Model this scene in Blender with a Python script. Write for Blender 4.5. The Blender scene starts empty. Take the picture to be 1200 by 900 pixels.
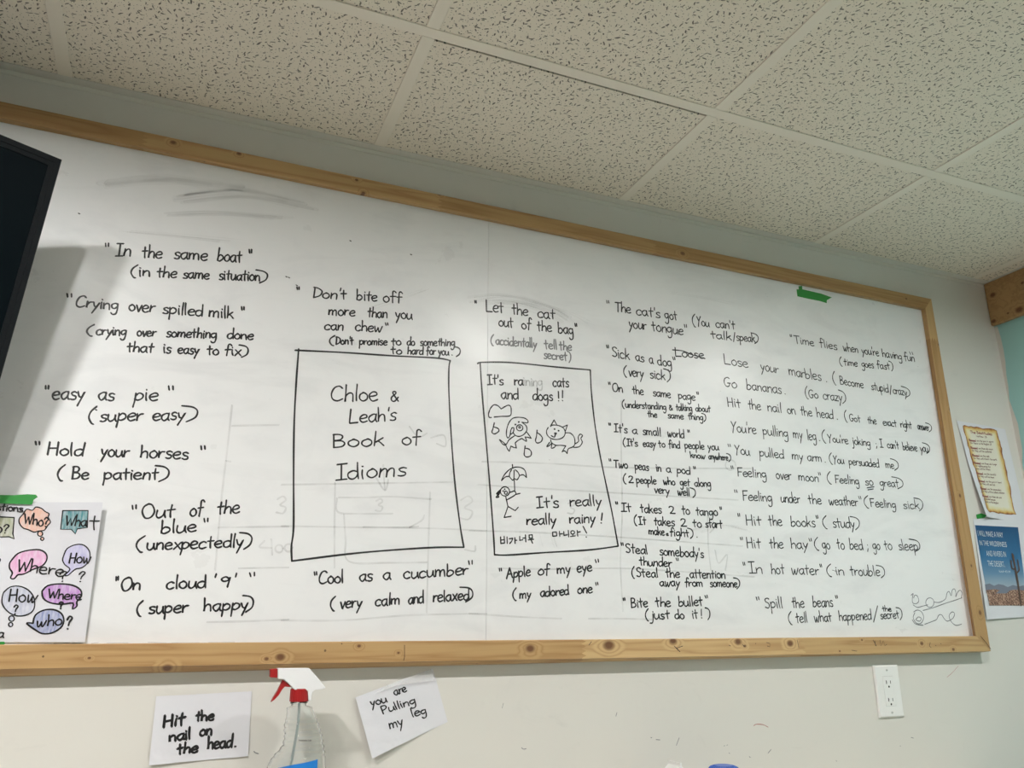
import bpy, bmesh, math, random
from mathutils import Vector, Matrix

# ------------------------------------------------------------------ camera, world, exposure
CAMX, CAMD, CAMZ = 0.0158, 1.5479, -1.0167          # wall plane is y = 0, ceiling is z = 0, room on the -y side
YAW, PITCH, ROLL, FOC = 0.3968, 0.2981, -0.0038, 946.99
_fw = Vector((math.sin(YAW)*math.cos(PITCH), math.cos(YAW)*math.cos(PITCH), math.sin(PITCH)))
_r0 = Vector((math.cos(YAW), -math.sin(YAW), 0)); _u0 = _r0.cross(_fw)
_ri = math.cos(ROLL)*_r0 + math.sin(ROLL)*_u0
_up = -math.sin(ROLL)*_r0 + math.cos(ROLL)*_u0
scn = bpy.context.scene; COL = scn.collection
cam_data = bpy.data.cameras.new('camera'); cam_data.sensor_width = 36; cam_data.lens = FOC/1200*36
cam_data.clip_start = 0.02
camera = bpy.data.objects.new('camera', cam_data); COL.objects.link(camera); scn.camera = camera
CAM = Vector((CAMX, -CAMD, CAMZ))
camera.matrix_world = Matrix(((_ri.x, _up.x, -_fw.x, CAM.x), (_ri.y, _up.y, -_fw.y, CAM.y),
                              (_ri.z, _up.z, -_fw.z, CAM.z), (0, 0, 0, 1)))
world = bpy.data.worlds.new('world'); scn.world = world; world.use_nodes = True
world.node_tree.nodes['Background'].inputs[0].default_value = (0.6, 0.7, 0.8, 1)
world.node_tree.nodes['Background'].inputs[1].default_value = 0.05
scn.view_settings.view_transform = 'Standard'; scn.view_settings.look = 'None'
scn.view_settings.gamma = 1; scn.view_settings.use_curve_mapping = False
scn.view_settings.exposure = -0.19
TUBE_POWER = 19.0
DISC_POWER = 1220.0
# centres of the 2 x 4 ft fluorescent fixtures laid in the grid, and of the compact ceiling discs nearer the board
TROFFERS = [(-0.573, -2.84), (1.256, -2.84), (-0.573, -5.27), (1.256, -5.27)]
DISCS = [(-0.64, -1.05, .050), (-0.34, -1.05, .025), (0.95, -1.05, .033), (2.00, -1.05, .034)]   # x, y, radius

def ray(px, py):
    return _fw*FOC + _ri*(px-600) - _up*(py-450)
def W(px, py, y=0.0):                                # photo point -> point on the vertical plane at y
    v = ray(px, py); return CAM + v*((y+CAMD)/v.y)
BY = -0.0104                                         # front surface of the whiteboard

# ------------------------------------------------------------------ materials
def mat(name, col=(.5,.5,.5), rough=.5, **kw):
    m = bpy.data.materials.new(name); m.use_nodes = True
    b = m.node_tree.nodes['Principled BSDF']
    b.inputs['Base Color'].default_value = (*col, 1); b.inputs['Roughness'].default_value = rough
    for k, v in kw.items(): b.inputs[k.replace('_', ' ')].default_value = v
    return m
def N(m, typ, **kw):
    n = m.node_tree.nodes.new(typ)
    for k, v in kw.items():
        if k.startswith('i_'):
            key = k[2:]; n.inputs[int(key) if key.isdigit() else key].default_value = v
        else: setattr(n, k, v)
    return n
def L(m, a, b): m.node_tree.links.new(a, b)
def bsdf(m): return m.node_tree.nodes['Principled BSDF']
def math_(m, op, a, b=None, c=None):
    n = N(m, 'ShaderNodeMath', operation=op)
    for i, v in enumerate((a, b, c)):
        if v is None: continue
        if isinstance(v, (int, float)): n.inputs[i].default_value = v
        else: L(m, v, n.inputs[i])
    return n.outputs[0]
def vmath(m, op, a, b=None):
    n = N(m, 'ShaderNodeVectorMath', operation=op)
    for i, v in enumerate((a, b)):
        if v is None: continue
        if isinstance(v, tuple): n.inputs[i].default_value = v
        else: L(m, v, n.inputs[i])
    return n
def ramp(m, fac, stops):
    n = N(m, 'ShaderNodeValToRGB'); e = n.color_ramp.elements
    while len(e) < len(stops): e.new(.5)
    for el, (p, c) in zip(e, stops): el.position = p; el.color = (*c, 1)
    L(m, fac, n.inputs[0]); return n.outputs[0]
def mix(m, fac, a, b, blend='MIX'):
    n = N(m, 'ShaderNodeMix', data_type='RGBA', blend_type=blend)
    for i, v in ((0, fac), (6, a), (7, b)):
        if isinstance(v, (int, float)): n.inputs[i].default_value = v
        elif isinstance(v, tuple): n.inputs[i].default_value = (*v, 1)
        else: L(m, v, n.inputs[i])
    return n.outputs[2]
def noise(m, vec, scale, detail=4, rough=.5, dist=0):
    n = N(m, 'ShaderNodeTexNoise'); n.inputs['Scale'].default_value = scale
    n.inputs['Detail'].default_value = detail; n.inputs['Roughness'].default_value = rough
    n.inputs['Distortion'].default_value = dist
    L(m, vec, n.inputs['Vector']); return n.outputs['Fac']
def bump(m, h, strength=.2, dist=.001):
    n = N(m, 'ShaderNodeBump'); n.inputs['Strength'].default_value = strength
    n.inputs['Distance'].default_value = dist; L(m, h, n.inputs['Height'])
    L(m, n.outputs[0], bsdf(m).inputs['Normal'])
def pos(m): return N(m, 'ShaderNodeNewGeometry').outputs['Position']

def wall_mat(name, col, marks=0.5):
    m = mat(name, col, .55)
    p = pos(m)
    big = noise(m, p, 2.2, 5, .6); fine = noise(m, vmath(m, 'MULTIPLY', p, (1, 1, .7)).outputs[0], 60, 3)
    c = mix(m, math_(m, 'MULTIPLY', big, .22), tuple(col), tuple(x*.82 for x in col))
    sc = noise(m, vmath(m, 'MULTIPLY', p, (9, 1, 14)).outputs[0], 1.0, 6, .62, 1.6)    # scuffs
    scm = N(m, 'ShaderNodeMapRange', i_1=.62, i_2=.8, i_3=0, i_4=.28*marks); L(m, sc, scm.inputs[0])
    c = mix(m, scm.outputs[0], c, (.30, .30, .28))
    L(m, c, bsdf(m).inputs['Base Color']); bump(m, fine, .12, .0015)
    return m
M = {}
M['wall'] = wall_mat('painted_wall', (.69, .67, .628))
M['teal'] = wall_mat('teal_paint', (.36, .64, .63), .2)
M['floor'] = mat('floor_vinyl', (.56, .50, .44), .5)
M['plenum'] = mat('plenum_dark', (.03, .03, .03), .9)
M['grid'] = mat('painted_steel_grid', (.82, .765, .665), .45)
M['grid_w'] = mat('painted_wall_angle', (.70, .68, .62), .5)

def tile_mat():
    m = mat('fissured_mineral_tile', (.6, .58, .51), .9)
    p = vmath(m, 'MULTIPLY', pos(m), (1, 1, 0)).outputs[0]
    wn = N(m, 'ShaderNodeTexNoise'); wn.inputs['Scale'].default_value = 45; wn.inputs['Detail'].default_value = 1
    L(m, p, wn.inputs['Vector'])
    warp = vmath(m, 'MULTIPLY', vmath(m, 'SUBTRACT', wn.outputs['Color'], (.5, .5, .5)).outputs[0], (.011, .011, 0)).outputs[0]
    pw = vmath(m, 'ADD', p, warp).outputs[0]
    def layer(scale, lo, hi, wid, amin):
        v = N(m, 'ShaderNodeTexVoronoi', voronoi_dimensions='2D'); v.inputs['Scale'].default_value = scale
        L(m, pw, v.inputs['Vector'])
        ps = vmath(m, 'MULTIPLY', v.outputs['Position'], (1, 1, 0)).outputs[0]
        d = vmath(m, 'SUBTRACT', pw, ps).outputs[0]
        d = vmath(m, 'MULTIPLY', d, (scale, scale, 0)).outputs[0]
        sx = N(m, 'ShaderNodeSeparateColor'); L(m, v.outputs['Color'], sx.inputs[0])
        ang = math_(m, 'MULTIPLY_ADD', sx.outputs[0], 2.6, amin)
        r = N(m, 'ShaderNodeVectorRotate', rotation_type='Z_AXIS'); L(m, d, r.inputs['Vector']); L(m, ang, r.inputs['Angle'])
        sp = N(m, 'ShaderNodeSeparateXYZ'); L(m, r.outputs[0], sp.inputs[0])
        ln = math_(m, 'MULTIPLY_ADD', sx.outputs[1], hi-lo, lo)
        a = math_(m, 'DIVIDE', sp.outputs[0], ln); b = math_(m, 'DIVIDE', sp.outputs[1], wid)
        e = math_(m, 'SQRT', math_(m, 'ADD', math_(m, 'MULTIPLY', a, a), math_(m, 'MULTIPLY', b, b)))
        mr = N(m, 'ShaderNodeMapRange', i_1=.75, i_2=1.1, i_3=1, i_4=0); L(m, e, mr.inputs[0])
        keep = math_(m, 'GREATER_THAN', sx.outputs[2], .15)
        return math_(m, 'MULTIPLY', mr.outputs[0], keep)
    a = layer(84, .12, .46, .112, -.4); b = layer(135, .07, .14, .10, 0)
    k = math_(m, 'MAXIMUM', a, b)
    big = noise(m, p, 1.7, 3)
    base = mix(m, big, (.84, .775, .665), (.79, .73, .625))
    c = mix(m, math_(m, 'MULTIPLY', k, .88), base, (.085, .08, .065))
    L(m, c, bsdf(m).inputs['Base Color'])
    h = math_(m, 'SUBTRACT', noise(m, p, 300, 2), math_(m, 'MULTIPLY', k, 2.0))
    bump(m, h, .35, .0015); return m
M['tile'] = tile_mat()

def pine(name, axis, joints, knots, light=(.62, .42, .215), dark=(.40, .215, .085), cross=2):
    """axis 0: grain along x, 2: along z; knots = [(along, across, size)] in metres; joints along the bar"""
    m = mat(name, light, .42)
    p = pos(m); s = N(m, 'ShaderNodeSeparateXYZ'); L(m, p, s.inputs[0])
    al = s.outputs[axis]; ac = s.outputs[cross]; dp = s.outputs[1] if cross != 1 else s.outputs[2]
    zig = math_(m, 'MULTIPLY', math_(m, 'PINGPONG', ac, .0045), 2.4)
    alz = math_(m, 'ADD', al, zig)
    idx = None
    for j in joints:
        g = math_(m, 'GREATER_THAN', alz, j + .005); idx = g if idx is None else math_(m, 'ADD', idx, g)
    wn = N(m, 'ShaderNodeTexWhiteNoise', noise_dimensions='1D')
    if idx is not None: L(m, math_(m, 'ADD', idx, 3.3), wn.inputs['W'])
    seg = wn.outputs['Value']
    ksum = None; kcore = None
    for (ka, kc, ks) in knots:
        dx = math_(m, 'MULTIPLY', math_(m, 'SUBTRACT', al, ka), .75); dz = math_(m, 'SUBTRACT', ac, kc)
        d = math_(m, 'SQRT', math_(m, 'ADD', math_(m, 'MULTIPLY', dx, dx), math_(m, 'MULTIPLY', dz, dz)))
        f = N(m, 'ShaderNodeMapRange', interpolation_type='SMOOTHSTEP', i_1=0, i_2=ks*3.4, i_3=1, i_4=0); L(m, d, f.inputs[0])
        cc = N(m, 'ShaderNodeMapRange', i_1=ks*.55, i_2=ks*1.3, i_3=1, i_4=0); L(m, d, cc.inputs[0])
        ksum = f.outputs[0] if ksum is None else math_(m, 'ADD', ksum, f.outputs[0])
        kcore = cc.outputs[0] if kcore is None else math_(m, 'MAXIMUM', kcore, cc.outputs[0])
    cb = N(m, 'ShaderNodeCombineXYZ')
    L(m, math_(m, 'MULTIPLY', al, 1.1), cb.inputs[0]); L(m, math_(m, 'MULTIPLY', ac, 26), cb.inputs[1])
    L(m, math_(m, 'ADD', math_(m, 'MULTIPLY', dp, 26), math_(m, 'MULTIPLY', seg, 40)), cb.inputs[2])
    g = noise(m, cb.outputs[0], 1.0, 3, .5, .5)
    if ksum is not None: g = math_(m, 'ADD', g, math_(m, 'MULTIPLY', ksum, .42))
    rings = math_(m, 'PINGPONG', math_(m, 'MULTIPLY', g, 11), 1.0)
    rings = math_(m, 'POWER', rings, 2.2)
    fine = N(m, 'ShaderNodeCombineXYZ'); L(m, math_(m, 'MULTIPLY', al, 14), fine.inputs[0])
    L(m, math_(m, 'MULTIPLY', ac, 700), fine.inputs[1]); L(m, math_(m, 'MULTIPLY', dp, 700), fine.inputs[2])
    fb = noise(m, fine.outputs[0], 1.0, 2)
    c = mix(m, math_(m, 'MULTIPLY', rings, .72), tuple(light), tuple(dark))
    c = mix(m, math_(m, 'MULTIPLY', fb, .22), c, tuple(x*.6 for x in dark))
    tone = mix(m, seg, (1.12, 1.12, 1.08), (.80, .72, .60)); c = mix(m, 1.0, c, tone, 'MULTIPLY')
    bl = noise(m, p, 6, 3)
    c = mix(m, math_(m, 'MULTIPLY', bl, .25), c, (.36, .22, .10))
    if kcore is not None: c = mix(m, math_(m, 'MULTIPLY', kcore, .9), c, (.12, .042, .016))
    # small dark dents and pencil ticks
    v = N(m, 'ShaderNodeTexVoronoi'); v.inputs['Scale'].default_value = 34; L(m, p, v.inputs['Vector'])
    sx = N(m, 'ShaderNodeSeparateColor'); L(m, v.outputs['Color'], sx.inputs[0])
    dd = math_(m, 'MULTIPLY', math_(m, 'LESS_THAN', v.outputs['Distance'], .07), math_(m, 'GREATER_THAN', sx.outputs[0], .86))
    c = mix(m, math_(m, 'MULTIPLY', dd, .75), c, (.05, .02, .01))
    L(m, c, bsdf(m).inputs['Base Color']); bump(m, math_(m, 'ADD', fb, rings), .15, .0006)
    return m

def board_mat():
    m = mat('whiteboard_melamine', (.78, .785, .79), .27); p = pos(m)
    w = noise(m, vmath(m, 'MULTIPLY', p, (2.0, 1, 7)).outputs[0], 1.4, 5, .6, 1.2)     # wiped ink haze, long arcs
    mr = N(m, 'ShaderNodeMapRange', i_1=.50, i_2=.78, i_3=0, i_4=.33); L(m, w, mr.inputs[0])
    c = mix(m, mr.outputs[0], (.80, .80, .81), (.52, .53, .55))
    w2 = noise(m, vmath(m, 'MULTIPLY', p, (7, 1, 9)).outputs[0], 1.3, 5, .65)
    mr2 = N(m, 'ShaderNodeMapRange', i_1=.52, i_2=.8, i_3=0, i_4=.22); L(m, w2, mr2.inputs[0])
    c = mix(m, mr2.outputs[0], c, (.55, .56, .60))
    v = N(m, 'ShaderNodeTexVoronoi'); v.inputs['Scale'].default_value = 28; L(m, p, v.inputs['Vector'])
    sx = N(m, 'ShaderNodeSeparateColor'); L(m, v.outputs['Color'], sx.inputs[0])
    dd = math_(m, 'MULTIPLY', math_(m, 'LESS_THAN', v.outputs['Distance'], .028), math_(m, 'GREATER_THAN', sx.outputs[0], .8))
    c = mix(m, math_(m, 'MULTIPLY', dd, .6), c, (.15, .15, .16))
    L(m, c, bsdf(m).inputs['Base Color'])
    r = N(m, 'ShaderNodeMapRange', i_1=.3, i_2=.7, i_3=.26, i_4=.40); L(m, w2, r.inputs[0])
    L(m, r.outputs[0], bsdf(m).inputs['Roughness'])
    bump(m, noise(m, p, 5, 2), .05, .002)
    return m
M['board'] = board_mat()
M['ink'] = mat('black_marker_ink', (.012, .012, .014), .38)
M['ink_grey'] = mat('grey_marker_ink', (.20, .20, .21), .45)  # plain grey ink, paler than the rest of the writing
M['pencil'] = mat('thin_grey_pen', (.17, .17, .19), .5)
def soft(name, col, alpha, scale=30):
    m = mat(name, col, .45); p = pos(m)
    n = noise(m, p, scale, 3); mr = N(m, 'ShaderNodeMapRange', i_1=.3, i_2=.7, i_3=alpha*.35, i_4=alpha); L(m, n, mr.inputs[0])
    L(m, mr.outputs[0], bsdf(m).inputs['Alpha']); return m
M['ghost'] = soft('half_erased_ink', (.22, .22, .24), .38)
M['ghost_faint'] = soft('nearly_erased_ink', (.30, .30, .33), .19)
M['smudge'] = soft('ink_smudge', (.33, .34, .36), .055, 16)
M['paper'] = mat('white_paper', (.69, .69, .735), .6)
bump(M['paper'], noise(M['paper'], pos(M['paper']), 22, 2, .5, .5), .35, .004)
M['green'] = mat('green_masking_tape', (.018, .25, .035), .45)
M['cleartape'] = mat('clear_tape', (.9, .9, .9), .12, Alpha=.22)
M['plate'] = mat('white_plastic', (.80, .80, .79), .3)
M['slot'] = mat('outlet_slot_dark', (.02, .02, .02), .6)
M['gap'] = mat('receptacle_seam', (.45, .45, .44), .5)
M['screwm'] = mat('painted_screw', (.66, .66, .65), .35)
M['tv'] = mat('black_tv_plastic', (.006, .007, .009), .5); bsdf(M['tv']).inputs['Specular IOR Level'].default_value = .2
M['screen'] = mat('dark_tv_screen', (.002, .004, .006), .3); bsdf(M['screen']).inputs['Specular IOR Level'].default_value = .12
M['steel'] = mat('mount_steel', (.05, .05, .05), .4, Metallic=.8)
M['red'] = mat('red_plastic', (.36, .008, .010), .38)
M['white'] = mat('white_sprayer_plastic', (.82, .82, .84), .3)
M['label'] = mat('blue_label', (.015, .20, .62), .35)
M['tube'] = mat('milky_dip_tube', (.62, .74, .76), .3, Alpha=.6)
M['blue'] = mat('blue_ribbed_plastic', (.03, .10, .42), .35)
M['bottle'] = mat('clear_plastic', (.97, .98, .98), .04, IOR=1.45); bsdf(M['bottle']).inputs['Transmission Weight'].default_value = 1
M['counter'] = mat('cabinet_laminate', (.62, .58, .50), .5)

# ------------------------------------------------------------------ mesh helpers
def link(name, verts, faces, m, parent=None, smooth=False):
    me = bpy.data.meshes.new(name); me.from_pydata([tuple(v) for v in verts], [], faces); me.update()
    if m is not None: me.materials.append(m)
    if smooth:
        for f in me.polygons: f.use_smooth = True
    o = bpy.data.objects.new(name, me); COL.objects.link(o); o.parent = parent
    return o
def link_bm(name, bm, m, parent=None, smooth=False):
    bmesh.ops.recalc_face_normals(bm, faces=bm.faces)
    me = bpy.data.meshes.new(name); bm.to_mesh(me); bm.free(); me.materials.append(m)
    if smooth:
        for f in me.polygons: f.use_smooth = True
    o = bpy.data.objects.new(name, me); COL.objects.link(o); o.parent = parent
    return o
def empty(name, loc, **tags):
    o = bpy.data.objects.new(name, None); COL.objects.link(o); o.location = loc; o.empty_display_size = .05
    for k, v in tags.items(): o[k] = v
    return o
def tag(o, **tags):
    for k, v in tags.items(): o[k] = v
    return o
def under(root, o):                                   # world-space mesh put under a located Empty
    o.parent = root; o.matrix_parent_inverse = Matrix.Translation(-Vector(root.location)); return o
def box(name, a, b, m, parent=None, bevel=0, seg=1):
    bm = bmesh.new(); bmesh.ops.create_cube(bm, size=1)
    a = Vector(a); b = Vector(b); c = (a+b)/2; d = b-a
    for v in bm.verts: v.co = Vector((c.x+v.co.x*d.x, c.y+v.co.y*d.y, c.z+v.co.z*d.z))
    if bevel: bmesh.ops.bevel(bm, geom=list(bm.edges), offset=bevel, segments=seg, affect='EDGES', profile=.5)
    return link_bm(name, bm, m, parent)
def loft(name, rings, m, parent=None, smooth=True, cap=True, closed=True):
    n = len(rings[0]); vs = [p for r in rings for p in r]; fs = []
    for i in range(len(rings)-1):
        for j in range(n if closed else n-1):
            k = (j+1) % n; fs.append((i*n+j, i*n+k, (i+1)*n+k, (i+1)*n+j))
    if cap: fs.append(tuple(range(n))[::-1]); fs.append(tuple((len(rings)-1)*n+j for j in range(n)))
    bm = bmesh.new(); bv = [bm.verts.new(tuple(v)) for v in vs]
    for f in fs:
        try: bm.faces.new([bv[i] for i in f])
        except ValueError: pass
    return link_bm(name, bm, m, parent, smooth)

# ------------------------------------------------------------------ handwriting: a single-stroke alphabet
# units: x-height 10, baseline 0. strokes split by ';', '/' makes a corner (stroke goes on from the last point)
G = {
'a':(10,"8 9 5 10 1 7 1 3 4 0 7 3 8 8;8 10 8 3 9.5 0"), 'b':(10,"1 19 1 10 1 0/1 5 4 9 8 7 8 3 4 0 1 1"),
'c':(9,"8 8 5 10 1 7 1 2 4 0 8 1.5"), 'd':(10,"8 8 5 9.5 1 7 1 2 4 0 7 2 8.3 6;8.3 19 8.3 8 8.6 0"),
'e':(9.5,"1 5 5 5.5 8 7 7 9.7 4 10 1 7 1 3 4 0 8.5 1.5"), 'f':(8,"8 17 6 19.5 4 18 3.6 10 3 -1;0.5 9.6 7.5 10.2"),
'g':(10,"8 8.5 5 10 1 7.5 1.5 3 4.5 1.5 8 5;8 10 8.3 0 7 -7 3 -8.5 1 -6"), 'h':(9.5,"1 19 1.2 9 1 0/1.5 6 4.5 9.5 7.5 8 8 0"),
'i':(4,"1.5 10 1.6 5 2.2 0;1.5 14.2 1.9 13.4"), 'j':(5,"3 10 3.3 0 2 -7 -1.5 -7.5;3 14.4 3.3 13.5"),
'k':(9,"1 19 1.2 9 1 0;7 10 1.4 4.5/4 5.6 8 0"), 'l':(4,"1.5 19 1.5 9 2.2 0"),
'm':(14,"1 10 1 0/1.4 6 3.6 9.5 6 8 6.2 0/6.5 6 9 9.5 11.5 8 12 0"), 'n':(9.5,"1 10 1.2 0/1.5 6 4.5 9.8 7.5 8 8 0"),
'o':(9.5,"5 10 1.3 7.5 1 3 4.5 0 8 2.5 8 7 5 10 3.8 9.6"), 'p':(10,"1 10 1.2 0 0.8 -8.5;1 6 4 9.8 8 8 8 3.5 4.5 0.8 1.2 2"),
'q':(10,"8 8 5 10 1 7 1 3 4 0 8 4;8 10 8 -8"), 'r':(7.5,"1 10 1.2 0/1.4 5 3.8 9 7 9.3"),
's':(8,"7 8.7 4.5 10 1.6 8.4 3 5.6 6.4 4 6.4 1 3.6 0 1 1"), 't':(8,"3.8 16.5 3.6 8 4.2 0;0.4 10 7.4 10.6"),
'u':(10,"1 10 1 3 3.5 0 7 2.5 8 7/8 10 8.2 4 9.5 0"), 'v':(8.5,"1 10 4 0/4.2 0 8 10"),
'w':(13,"1 10 2.2 1 3.5 0 6 7/6 8 7 1 8.5 0 12 10"), 'x':(8.5,"1 10 8 0;7.6 10 0.8 0"),
'y':(9,"1 10 2.5 4 5 2.5/8.2 10 5 1 1.5 -8"), 'z':(8.5,"1 9.5 7.5 9.8/1 0.4/8 0.3"),
'A':(13,"6.5 18 0.5 -1;6.5 18 11.5 0;2.5 6.5 10.5 7"), 'B':(11,"1.5 18 1.4 0;1 18 6 18 8 15 6.5 11 1.6 9.6/7 8.8 9.4 5 7 1 1 0"),
'C':(13,"11 15.5 8 18 3.5 16 1 9 2 2.5 6.5 0 11.5 2.5"), 'D':(12,"2 17 2 0.3;0.4 17.4 6 16.5 11 11.5 9 4 2 0.2"),
'F':(11,"2 17 2 0;1 17.2 10 17.6;2 9 8.5 9.5"), 'G':(12,"10 15 7 17 2.5 14 1 7 3.5 1 8 1.2 10 6.6/6 6.6/11 6.8"),
'H':(12,"1.5 18 1.5 0;9.5 18 9.8 0;1.5 9 9.6 9.6"), 'I':(9,"4.5 17.5 4.5 0;1 17.3 8.5 17.8;0.5 0 8.8 0.4"),
'J':(9,"6 18 6 3 3 0 1 3"), 'L':(11,"1.5 19 1.2 1 2 0.2/10 0.6"),
'M':(14,"1.5 0 2 17.5/6.5 5/11.5 17.5/12.5 0"), 'O':(13,"7 18 2.5 15 1 8 4 0.5 9 1 12 8 10 16 6.4 18"), 'P':(10,"1.5 17 1.4 0;1 17 7 17 8.6 12.6 6 9 1.5 8"),
'S':(10,"9 15.5 6 17.6 2.2 15.5 2.6 11.5 7 8.5 8.4 4 5.5 0.4 1 2"), 'T':(11,"5.5 17 5.2 0;0.2 17 11 17.3"),
'U':(11,"1 17 1.4 4 5 0 9 4 9.6 17"), 'W':(15,"0.5 17 4 0/7.5 13/10.5 0/14.5 17.5"),
'Y':(11,"0.6 18 5.2 9;10 18.5 5.2 9 3 -2"),
'2':(9.5,"1 13 3.5 15.8 7 13.8 5.5 7 1 0.4/8.8 0.8"), '9':(10,"8 11.5 4.5 14.4 1.4 11.5 3.5 8 7.6 9.6/8.6 13.5 8.2 6 7.4 0"),
'3':(9,"1 15 5 16 7 12.6 3.5 9/8 7 7 1.5 3.5 0 0.6 2"), '4':(10,"3 15 1 7/9 7.4;7.4 12 7 0"), '0':(9,"5 13 1 9 1 3 4.6 0 8.4 4 8 10 5 13"),
'&':(11,"10 0 4 9 3.4 12.6 6 13 7 10.6 1.8 5.2 2 1 5.5 0 10 5.5"), '.':(4,"1.4 0.6 2.2 0.2"), ',':(4,"2 1 1 -3"),
'!':(4,"2.4 17 1.8 5;1.6 0.8 1.9 0.3"), '?':(9,"1 13 4 17 8 14 5 9 4.4 5;4.2 1 4.5 0.4"),
"'":(3,"1.8 19 1.4 14"), '"':(7,"1.6 19 2.4 14;4.6 19.2 5 14.4"), '/':(8,"6.5 18 1 -3"), ';':(4,"1.8 8 2 7.4;2.2 1.6 0.8 -3.4"),
'(':(7,"6 20.5 2 14 1 6 3.5 -1.5 5.5 -3"), ')':(8,"0.5 20 4.6 18 6.6 12 6 3 3 -3"), 'o?':(1,""),
}
def glyph(ch):
    w, s = G[ch]; out = []
    for st in s.split(';'):
        pieces = []; last = None
        for seg in st.split('/'):
            n = [float(t) for t in seg.split()]; pts = list(zip(n[::2], n[1::2]))
            if last is not None and pts[0] != last: pts = [last]+pts
            pieces.append(pts); last = pts[-1]
        out.append(pieces)
    return w, out
def crom(pts, step=5):
    if len(pts) < 3: return pts[:]
    P = [pts[0]]+list(pts)+[pts[-1]]; out = []
    for i in range(1, len(P)-2):
        a, b, c, d = P[i-1:i+3]
        for k in range(step):
            t = k/step
            out.append(tuple(.5*((2*b[j])+(-a[j]+c[j])*t+(2*a[j]-5*b[j]+4*c[j]-d[j])*t*t+(-a[j]+3*b[j]-3*c[j]+d[j])*t**3) for j in (0, 1)))
    out.append(tuple(pts[-1])); return out

INKW = 1.12
class Ink:
    """collects marker strokes (photo points) as thin flat ribbons lying on a surface"""
    def __init__(self, surf, width=.0028, lift=.0003):
        self.v = []; self.f = []; self.surf = surf; self.w = width; self.lift = lift; self.n = 0
    def stroke(self, pts, width=None, press=True):
        w = (width or self.w)/2*INKW; self.n += 1
        P = [self.surf(x, y) for x, y in pts]
        Q = [P[0]]
        for p in P[1:]:
            if (p-Q[-1]).length > 1e-4: Q.append(p)
        if len(Q) == 1: Q.append(Q[0]+Vector((w*.8, 0, 0)))
        off = -(self.lift + (self.n % 9)*1.2e-5)
        base = len(self.v); n = len(Q); L_, R_ = [], []
        for i, p in enumerate(Q):
            t = (Q[min(i+1, n-1)]-Q[max(i-1, 0)]); t.y = 0
            t = t.normalized() if t.length > 1e-9 else Vector((1, 0, 0))
            nn = Vector((-t.z, 0, t.x)); ww = w*(1+.12*math.sin(i*.7+self.n)) if press else w
            pp = Vector((p.x, p.y+off, p.z)); L_.append(pp+nn*ww); R_.append(pp-nn*ww)
        t0 = (Q[0]-Q[1]).normalized(); t1 = (Q[-1]-Q[-2]).normalized()
        c0 = Vector((Q[0].x, Q[0].y+off, Q[0].z)); c1 = Vector((Q[-1].x, Q[-1].y+off, Q[-1].z))
        def cap(c, t):
            nn = Vector((-t.z, 0, t.x)); return [c+nn*w*math.cos(a)+t*w*math.sin(a) for a in (math.pi*.25, math.pi*.5, math.pi*.75)]
        self.v += L_+R_
        for i in range(n-1): self.f.append((base+i, base+i+1, base+n+i+1, base+n+i))
        k = len(self.v); self.v += cap(c1, t1); self.f.append((base+n-1, k+2, k+1, k, base+2*n-1)[::-1])
        k = len(self.v); self.v += cap(c0, t0); self.f.append((base+n, k+2, k+1, k, base)[::-1])
    def curve(self, pts, width=None, step=6): self.stroke(crom(pts, step), width)
    def poly(self, pts):                               # filled flat shape
        b = len(self.v); self.n += 1
        for x, y in pts:
            p = self.surf(x, y); self.v.append(Vector((p.x, p.y-self.lift*.5, p.z)))
        self.f.append(tuple(range(b, b+len(pts))))
    def word(self, s, x0, y0, x1, y1, h, width=None, vert=None):
        """s from photo point (x0,y0) to (x1,y1) on the baseline, x-height h in photo pixels"""
        rnd = random.Random(hash_(s)+int(x0*7)+int(y0))
        adv = [G[c][0] for c in s]; tot = sum(adv)-1.0; sc = h/10
        ux, uy = (x1-x0)/tot, (y1-y0)/tot
        if vert is None:
            dx, dy = 566-x0, -2421-y0; ln = math.hypot(dx, dy); vx, vy = dx/ln*sc, dy/ln*sc
        else: vx, vy = vert[0]*sc, vert[1]*sc
        cur = 0
        for c, a in zip(s, adv):
            w, strokes = glyph(c)
            j = lambda k=.35: rnd.uniform(-k, k)
            jy = j(.5); sy = 1+j(.06); sl = j(.06)
            if c in '()"': jy = 0; sl = 0
            for pieces in strokes:
                pts = []
                for pc in pieces:
                    q = [(gx+j(.22), gy+j(.22)) for gx, gy in pc]
                    q = crom(q, 4 if len(self.v) < 1e9 else 3)
                    pts += q if not pts else q[0:]
                pp = [(x0+(cur+gx-.5+sl*gy)*ux+(gy*sy+jy)*vx, y0+(cur+gx-.5+sl*gy)*uy+(gy*sy+jy)*vy) for gx, gy in pts]
                self.stroke(pp, width)
            cur += a
    def build(self, name, m, parent=None):
        return link(name, self.v, self.f, m, parent)
def hash_(s):
    h = 7
    for c in s: h = (h*31+ord(c)) % 100003
    return h
def circle(cx, cy, rx, ry=None, n=14, a0=0, a1=2*math.pi):
    ry = ry or rx; return [(cx+rx*math.cos(a0+(a1-a0)*i/n), cy+ry*math.sin(a0+(a1-a0)*i/n)) for i in range(n+1)]

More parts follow.
